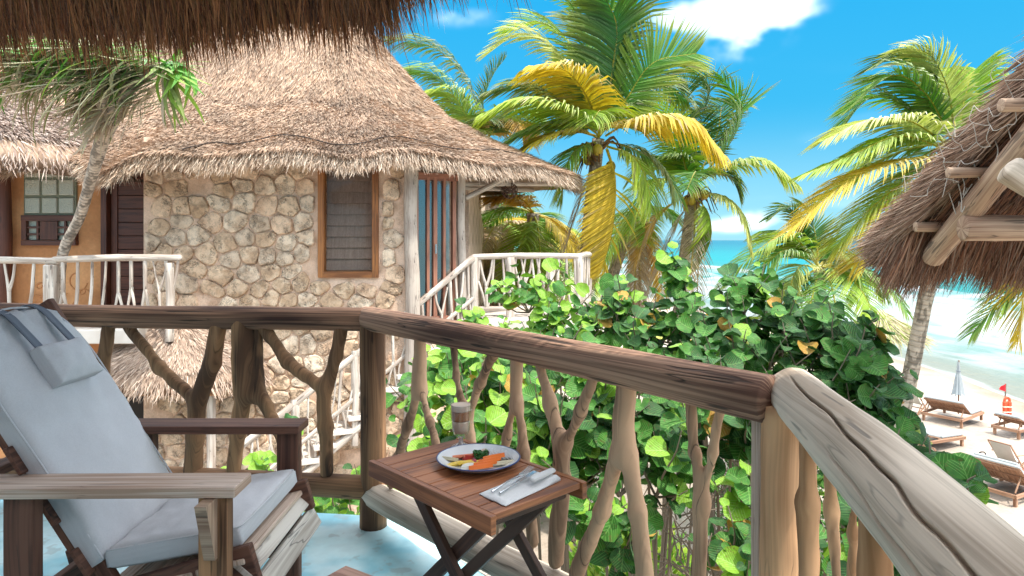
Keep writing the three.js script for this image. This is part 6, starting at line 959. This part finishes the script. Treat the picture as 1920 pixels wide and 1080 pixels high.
// ------------------------------------------------------------------ the wind-blown tree over the left roof
{
  const base = W(112, 900, 10.5).setY(2), t = thing('windblown_tree', 'leaning tree with pale blotched trunk, strap leaves blown left over the porch thatch', 'tree', base.clone()), rnd = rngOf(141);
  partW('trunk', tube([base, W(113, 640, 10.6), W(117, 480, 10.5), W(150, 405, 10.3), W(172, 330, 9.9), W(190, 268, 9.45), W(206, 215, 9.1)], [0.09, 0.085, 0.075, 0.075, 0.08, 0.095, 0.15], { seg: 12, steps: 50, amp: 0.07, seed: 4 }), M.palmTrunk, t);
  const stemA = [W(206, 225, 9.1), W(235, 170, 8.9), W(285, 135, 8.8), W(318, 122, 8.7)], stemB = [W(204, 222, 9.1), W(190, 165, 8.9), W(150, 125, 8.8), W(90, 105, 8.8)];
  partW('limb', tube(stemA, [0.13, 0.08, 0.07, 0.06], { seg: 8, steps: 14, amp: 0.1 }), M.palmTrunk, t); partW('limb', tube(stemB, [0.13, 0.1, 0.07, 0.05], { seg: 8, steps: 14, amp: 0.1 }), M.palmTrunk, t);
  const strap = [0.25, 0.6, -0.2, 0.9].map((bend, s) => { const m = new MB(), n = 6; for (let k = 0; k <= n; k++) { const q = k / n, w = 0.5 * Math.sin(Math.PI * (0.12 + 0.88 * q)) ** 0.7 * (1 - 0.2 * q), z = -bend * q * q * 0.6, x = 0.1 * Math.sin(q * 3 + s); m.v(V(x - w * 0.07, q - 0.12 * Math.abs(bend) * q * q, z + 0.012), 0, q); m.v(V(x, q - 0.12 * Math.abs(bend) * q * q, z), 0.5, q); m.v(V(x + w * 0.07, q - 0.12 * Math.abs(bend) * q * q, z + 0.012), 1, q); } for (let k = 0; k < n; k++) { m.q(3 * k, 3 * k + 1, 3 * k + 4, 3 * k + 3); m.q(3 * k + 1, 3 * k + 2, 3 * k + 5, 3 * k + 4); } return m.geo(); });
  const mats = { green: PH({ color: rgb(0.10, 0.34, 0.02), roughness: 0.7, transmission: 0.4 }), lime: PH({ color: rgb(0.26, 0.46, 0.04), roughness: 0.7, transmission: 0.4 }), pale: PH({ color: rgb(0.52, 0.50, 0.32), roughness: 0.85, transmission: 0.3 }), dry: PH({ color: rgb(0.46, 0.36, 0.25), roughness: 0.9, transmission: 0.25 }), dull: PH({ color: rgb(0.20, 0.25, 0.06), roughness: 0.85, transmission: 0.3 }) };
  const heap = {}; let nLeaf = 0;
  const put = (p, d, n, l, w, mat) => { const y = d.clone().normalize(), z = n.clone().addScaledVector(y, -n.dot(y)).normalize(), x = y.clone().cross(z), mx = new THREE.Matrix4().makeBasis(x.multiplyScalar(w), y.multiplyScalar(l), z.multiplyScalar(l)).setPosition(p.clone().sub(base)), si = Math.floor(rnd() * 4); if (nLeaf++ < 290) part('leaf', strap[si], mats[mat], t).applyMatrix4(mx); else (heap[mat + '|' + si] ??= []).push(mx); };
  const cA = stemA[3];
  for (let k = 0; k < 44; k++) { const a = rnd() * 6.28, e = -0.7 + 1.5 * rnd(), d = V(Math.cos(a) * Math.cos(e) + 0.25, Math.sin(e) - 0.1, Math.sin(a) * Math.cos(e) + 0.3); put(cA.clone().add(rv(rnd).multiplyScalar(0.06)), d, V(0, 1, 0.3), 0.40 + 0.25 * rnd(), 1.4, rnd() < 0.5 ? 'green' : rnd() < 0.6 ? 'lime' : 'dull'); }
  for (let k = 0; k < 14; k++) put(cA.clone().add(V(0.1 * rnd(), -0.1 - 0.1 * rnd(), 0.05)), V((rnd() - 0.3) * 0.9, -1, 0.3 * rnd()), V(0, 0.3, 1), 0.45 + 0.35 * rnd(), 0.8, rnd() < 0.5 ? 'dull' : rnd() < 0.5 ? 'lime' : 'dry');
  for (let k = 0; k < 230; k++) { const q = rnd(), s = new THREE.CatmullRomCurve3([W(290, 140, 8.7), W(200, 120, 8.7), W(100, 105, 8.8), W(-40, 95, 9)]).getPoint(q); put(s.add(V(0.3 * (rnd() - 0.5), 0.36 * (rnd() - 0.42), 0.5 * (rnd() - 0.5))), V(-1, -0.05 - 0.35 * rnd() * rnd(), 0.35 * (rnd() - 0.5)).add(rv(rnd).multiplyScalar(0.18)), V(0, 1, 0.4), 0.5 + 0.45 * rnd(), 1.5, ['green', 'pale', 'lime', 'green', 'pale', 'dull', 'dry'][Math.floor(rnd() * 7)]); }
  for (let k = 0; k < 110; k++) { const p = W(206 + 50 * (rnd() - 0.5), 200 + 60 * (rnd() - 0.4), 9 + 0.1 * rnd()), a = rnd(); put(p, a < 0.5 ? V(-0.7 + 0.5 * rnd(), -0.6 + 0.5 * rnd(), 0.25) : V(0.5 * rnd() + 0.1, 0.2 + 0.6 * rnd(), 0.2), V(0, 0.4, 1), 0.3 + 0.4 * rnd(), 0.7, rnd() < 0.75 ? 'dry' : 'pale'); }
  for (let k = 0; k < 520; k++) { const q = rnd(), s = new THREE.CatmullRomCurve3([W(300, 130, 8.8), W(200, 112, 8.9), W(100, 100, 9), W(-60, 90, 9.2)]).getPoint(q), low = rnd(); put(s.add(V(0.3 * (rnd() - 0.5), 0.30 - 0.75 * low, 0.7 * (rnd() - 0.5))), V(-1, -0.1 - 0.8 * low * rnd(), 0.35 * (rnd() - 0.5)).add(rv(rnd).multiplyScalar(0.25)), V(0, 1, 0.5), 0.45 + 0.5 * rnd(), 1.1, low < 0.45 ? ['green', 'lime', 'pale', 'green'][Math.floor(rnd() * 4)] : ['pale', 'dry', 'dry', 'dull', 'pale'][Math.floor(rnd() * 5)]); }
  for (const [key, list] of Object.entries(heap)) { const [mat, si] = key.split('|'), im = new THREE.InstancedMesh(strap[+si], mats[mat], list.length); im.name = numbered('leaf_mass'); im.userData.kind = 'stuff'; im.castShadow = im.receiveShadow = true; list.forEach((m, i) => im.setMatrixAt(i, m)); t.add(im); }
}

// ------------------------------------------------------------------ things on the beach
const turned = (o) => (name, geo, mat, at) => part(name, geo, mat, o, at);
function lounger(label, pos, turn, tilt, cover, opt = {}) { // long axis +x is the foot end
  const o = thing('beach_lounger', label, 'sun lounger', pos, { turn }), P = turned(o), b = (x, y, z, w, h, d) => boxAt(x, y, z, w, h, d, 0.01);
  const w = opt.w ?? 0.68, hw = w / 2, n = Math.round(w / 0.11);
  for (const z of [-hw, hw]) P('side_rail', b(0, 0.27, z, 1.9, 0.1, 0.045), M.loungeWood);
  for (const x of [-0.93, 0.93]) P('end_rail', b(x, 0.27, 0, 0.045, 0.1, w - 0.05), M.loungeWood);
  for (const x of [-0.85, 0.85]) for (const z of [-hw + 0.05, hw - 0.05]) P('leg', b(x, 0.12, z, 0.08, 0.24, 0.08), M.loungeWood);
  for (let k = 0; k < 7; k++) P('slat', b(0.04 + k * 0.13, 0.325, 0, 0.1, 0.018, w - 0.03), M.loungeWood);
  const hinge = V(-0.1, 0.34, 0), rot = (g) => { g.rotateZ(-tilt); g.translate(hinge.x, hinge.y, hinge.z); return g; };
  for (let k = 0; k < n; k++) P('back_slat', rot(b(-0.42, 0.0, (k - (n - 1) / 2) * (w / n), 0.82, 0.02, w / n - 0.012)), M.loungeWood);
  for (const x of [-0.1, -0.45, -0.78]) P('back_rail', rot(b(x, -0.025, 0, 0.05, 0.03, w - 0.02)), M.loungeWood);
  if (tilt > 0.1) for (const z of [-hw + 0.1, hw - 0.1]) P('prop', beam(V(-0.1 - 0.5 * Math.cos(tilt), 0.32 + 0.5 * Math.sin(tilt), z), V(-0.75, 0.3, z), 0.03, 0.03), M.loungeWood);
  P('seat_cushion', board(0.95, 0.08, w - 0.06, 0.03).translate(0.42, 0.375, 0), cover); P('back_cushion', rot(board(0.84, 0.08, w - 0.06, 0.03).translate(-0.42, 0.05, 0)), cover);
  if (opt.pillow) P('head_cushion', rot(board(0.24, 0.08, w - 0.2, 0.035).translate(-0.72, 0.12, 0)), cover);
  return o;
}
lounger('lounger with raised back in front of the closed umbrella, farthest of the loungers', onGround(1786, 788), 0.62, 0.6, M.lounge, { w: 1.3 });
lounger('grey cushioned lounger beside the small pale green bush', onGround(1742, 834), 0.35, 0.25, M.lounge, { w: 1.0, pillow: true });
lounger('low grey lounger at the right edge below the red flag', onGround(1912, 812), 0.5, 0.4, M.lounge, { w: 0.8 });
const bagL = lounger('nearest lounger at the right edge with a dark bag hung on its back', onGround(1890, 925), 0.5, 0.75, M.lounge, { w: 1.2, pillow: true });
{ const c = onGround(1838, 912), o = thing('beach_bag', 'dark looped bag strap hanging on the nearest lounger back', 'bag', V(c.x, 0.75, c.z)); part('strap', tube([V(-0.12, -0.1, 0.1), V(-0.08, 0.16, 0.08), V(0.04, 0.18, 0.1), V(0.09, -0.05, 0.12)], [0.02, 0.015], { seg: 6, steps: 14, amp: 0.1 }), M.black, o); part('pouch', new RoundedBoxGeometry(0.3, 0.22, 0.12, 3, 0.05).translate(-0.02, -0.2, 0.1), M.black, o); }
function slingChair(label, pos, turn) { // faces +x
  const o = thing('sling_chair', label, 'beach chair', pos, { turn }), P = turned(o);
  for (const z of [-0.28, 0.28]) { P('back_rail', beam(V(0.28, 0.12, z), V(-0.42, 0.92, z), 0.028, 0.045), M.loungeWood); P('front_leg', beam(V(-0.38, 0, z), V(0.35, 0.42, z), 0.028, 0.045), M.loungeWood); P('rear_leg', beam(V(0.02, 0.40, z * 0.9), V(-0.3, 0.02, z * 0.9), 0.025, 0.04), M.loungeWood); P('armrest', beam(V(-0.2, 0.6, z * 1.08), V(0.28, 0.56, z * 1.08), 0.05, 0.02), M.loungeWood); P('arm_post', beam(V(0.22, 0.34, z * 1.08), V(0.24, 0.56, z * 1.08), 0.028, 0.03), M.loungeWood); }
  for (const [x, y] of [[-0.42, 0.92], [0.3, 0.14], [-0.38, 0.02]]) P('cross_bar', rod(V(x, y, -0.29), V(x, y, 0.29), 0.018), M.loungeWood);
  const m = new MB(), n = 10; for (let k = 0; k <= n; k++) { const t = k / n, p = V(lerp(-0.42, 0.33, t), lerp(0.92, 0.4, t) - 0.32 * Math.sin(t * Math.PI) * (0.6 + 0.4 * t), 0); for (const z of [-0.25, 0.25]) m.v(p.clone().setZ(z), z, t); for (const z of [-0.25, 0.25]) m.v(p.clone().add(V(-0.004, -0.006, 0)).setZ(z), z, t); } for (let k = 0; k < n; k++) { m.q(4 * k, 4 * k + 1, 4 * k + 5, 4 * k + 4); m.q(4 * k + 2, 4 * k + 6, 4 * k + 7, 4 * k + 3); } P('sling', m.geo(), M.sling);
  return o;
}
const ch = slingChair('wooden sling chair standing left of the lounger with the closed umbrella', onGround(1716, 774), 0.5);
copyOf(ch, onGround(1890, 888), 0.45, 'wooden sling chair at the right edge above the nearest lounger');
copyOf(ch, onGround(1752, 895), 0.4, 'wooden sling chair mostly hidden behind the sea grape leaves at the handrail');
{ // closed umbrella
  const p = onGround(1797, 776), o = thing('closed_umbrella', 'closed grey beach umbrella standing behind the farthest lounger', 'umbrella', p), m = new MB(), K = 24, n = 12;
  part('pole', rod(V(0, 0, 0), V(0.02, 2.0, 0), 0.025), M.loungeWood, o); const rows = []; for (let j = 0; j <= n; j++) { const t = j / n, y = 0.72 + t * 1.24, r = lerp(0.2, 0.025, t ** 0.8) * (1 - 0.35 * Math.exp(-(((t - 0.72) / 0.08) ** 2))); rows.push(Array.from({ length: K + 1 }, (_, k) => { const a = k / K * 6.2832, q = r * (1 + 0.32 * Math.sin(a * 8)); return m.v(V(Math.cos(a) * q, y - 0.04 * Math.sin(a * 8) * (1 - t), Math.sin(a) * q), k * 0.05, y); })); }
  for (let j = 0; j < n; j++) for (let k = 0; k < K; k++) m.q(rows[j][k], rows[j][k + 1], rows[j + 1][k + 1], rows[j + 1][k]); part('canopy', m.geo(), M.lounge, o); part('tie', new THREE.TorusGeometry(0.075, 0.012, 6, 16).rotateX(Math.PI / 2).translate(0, 1.6, 0), M.strap, o);
}
{ // flag pole with life jacket
  const p = onGround(1883, 802), o = thing('flag_pole', 'thin grey pole in the sand with a red triangular flag', 'flag pole', p); part('pole', rod(V(0, 0, 0), V(0.05, 1.52, 0), 0.022), M.twig, o);
  const red = S({ color: rgb(0.72, 0.02, 0.03), roughness: 0.85 }), m = new MB(), n = 8; for (let k = 0; k <= n; k++) { const t = k / n, h = 0.14 * (1 - t) + 0.01, z = 0.03 * Math.sin(t * 7), x = -0.24 * t + 0.05; m.v(V(x, 1.40 - 0.06 * t + h, z), t, 1); m.v(V(x, 1.40 - 0.06 * t - h, z), t, 0); } for (let k = 0; k < n; k++) m.q(2 * k, 2 * k + 1, 2 * k + 3, 2 * k + 2); part('flag', m.geo(), red, o);
  const j = thing('life_jacket', 'orange red life jacket hanging on the flag pole', 'life jacket', p.clone().add(V(0.04, 0.42, 0.05))), or = S({ color: rgb(0.80, 0.09, 0.03), roughness: 0.7 });
  for (const x of [-0.075, 0.075]) part('float_panel', new RoundedBoxGeometry(0.14, 0.5, 0.11, 4, 0.045).translate(x + 0.02, 0.26, 0), or, j); part('collar', new THREE.TorusGeometry(0.09, 0.045, 8, 18).scale(1, 1.1, 0.8).translate(0.02, 0.53, 0), or, j); for (const y of [0.14, 0.32]) part('belt', boxAt(0.02, y, 0, 0.31, 0.03, 0.125, 0.01), S({ color: rgb(0.85, 0.75, 0.6) }), j);
}
{ const o = thing('red_side_table', 'little red beach table at the right edge in front of the sling chair', 'table', onGround(1912, 905)), r = S({ color: rgb(0.55, 0.10, 0.05), roughness: 0.6 }); part('table_top', boxAt(0, 0.3, 0, 0.4, 0.03, 0.4), r, o); for (const x of [-0.16, 0.16]) for (const z of [-0.16, 0.16]) part('leg', boxAt(x, 0.145, z, 0.035, 0.29, 0.035), r, o); }
{ // thatched beach parasol behind the hedge
  const p = onGround(1650, 820), o = thing('beach_palapa', 'small round palm thatch parasol on the beach behind the hedge', 'parasol', V(p.x, 0, p.z)), rnd = rngOf(151), H = 3.55, R = 1.1; part('pole', rod(V(0, 0, 0), V(0, H + 0.5, 0), 0.07), M.loungeWood, o); part('frame', new THREE.ConeGeometry(R * 0.8, 0.62, 20, 1, true).translate(0, H + 0.28, 0), M.thatchBase, o);
  blades('thatch', o, 3600, (r) => { const a = r() * 6.283, q = Math.sqrt(r()), d = V(Math.cos(a), -0.75, Math.sin(a)); return { p: V(p.x + Math.cos(a) * R * q, H + 0.66 - q * 0.75, p.z + Math.sin(a) * R * q), d: d.add(rv(r).multiplyScalar(0.3)), n: V(Math.cos(a), 1, Math.sin(a)), l: 0.35 + 0.45 * r(), w: 0.024 }; }, M.blade, [[0.5, 0.42, 0.28], [0.38, 0.34, 0.16], [0.30, 0.36, 0.08], [0.6, 0.5, 0.36]], rnd);
}
{ // dry thatched hut and a brick pier behind the house deck
  const o = thing('far_thatched_hut', 'old thatched hut with an orange brick pier behind the house deck', 'hut', V(-0.6, 0, -21)), rnd = rngOf(161); const br = [[0.46, 0.16, 0.07], [0.55, 0.24, 0.11], [0.38, 0.12, 0.06]].map((c) => S({ color: rgb(...c), roughness: 0.9 })); const bp = W(945, 470, 20.5);
  const core = part('brick_pier', boxAt(bp.x + 0.6, 3.3, bp.z + 21, 0.6, 6.6, 0.6), M.mortar, o);
  for (let k = 0; k < 30; k++) for (let i = 0; i < 3; i++) part('brick', boxAt(bp.x + 0.6 - 0.2 + i * 0.2 + (k % 2) * 0.04 - 0.02, 4.5 + k * 0.075, bp.z + 21 + 0.29, 0.185, 0.062, 0.06, 0.01), br[Math.floor(rnd() * 3)], core);
  part('wall', boxAt(-1.4, 2.6, -0.6, 2.6, 5.2, 0.3), M.plaster, o);
  part('roof_frame', new THREE.ConeGeometry(2.3, 1.7, 24, 1, true).translate(-0.8, 7.4, -0.5), M.thatchBase, o);
  blades('thatch', o, 6000, (r) => { const a = r() * 6.283, q = Math.sqrt(r()); return { p: V(-1.4 + Math.cos(a) * 2.3 * q, 8.25 - q * 1.7, -21.5 + Math.sin(a) * 2.3 * q), d: V(Math.cos(a), -0.9, Math.sin(a)).add(rv(r).multiplyScalar(0.25)), n: V(Math.cos(a), 1, Math.sin(a)), l: 0.35 + 0.3 * r(), w: 0.025 }; }, M.blade, [[0.45, 0.34, 0.24], [0.34, 0.24, 0.16], [0.56, 0.45, 0.33]], rnd);
}
{ const p = onGround(1650, 826); single('red_towel', (() => { const m = new MB(), n = 8; for (let j = 0; j <= n; j++) for (let i = 0; i <= n; i++) m.v(V((i / n - 0.5) * 0.9, 0.06 + 0.05 * n3(i * 0.5, j * 0.5, 3) + 0.04, (j / n - 0.5) * 0.6), i, j); for (let j = 0; j < n; j++) for (let i = 0; i < n; i++) { const a = j * (n + 1) + i; m.q(a, a + 1, a + n + 2, a + n + 1); } return m.geo(); })(), S({ color: rgb(0.75, 0.07, 0.09), roughness: 0.9 }), 'crumpled pink red towel on the sand just over the grey handrail', 'towel', p); }
renderer.render(scene, camera);
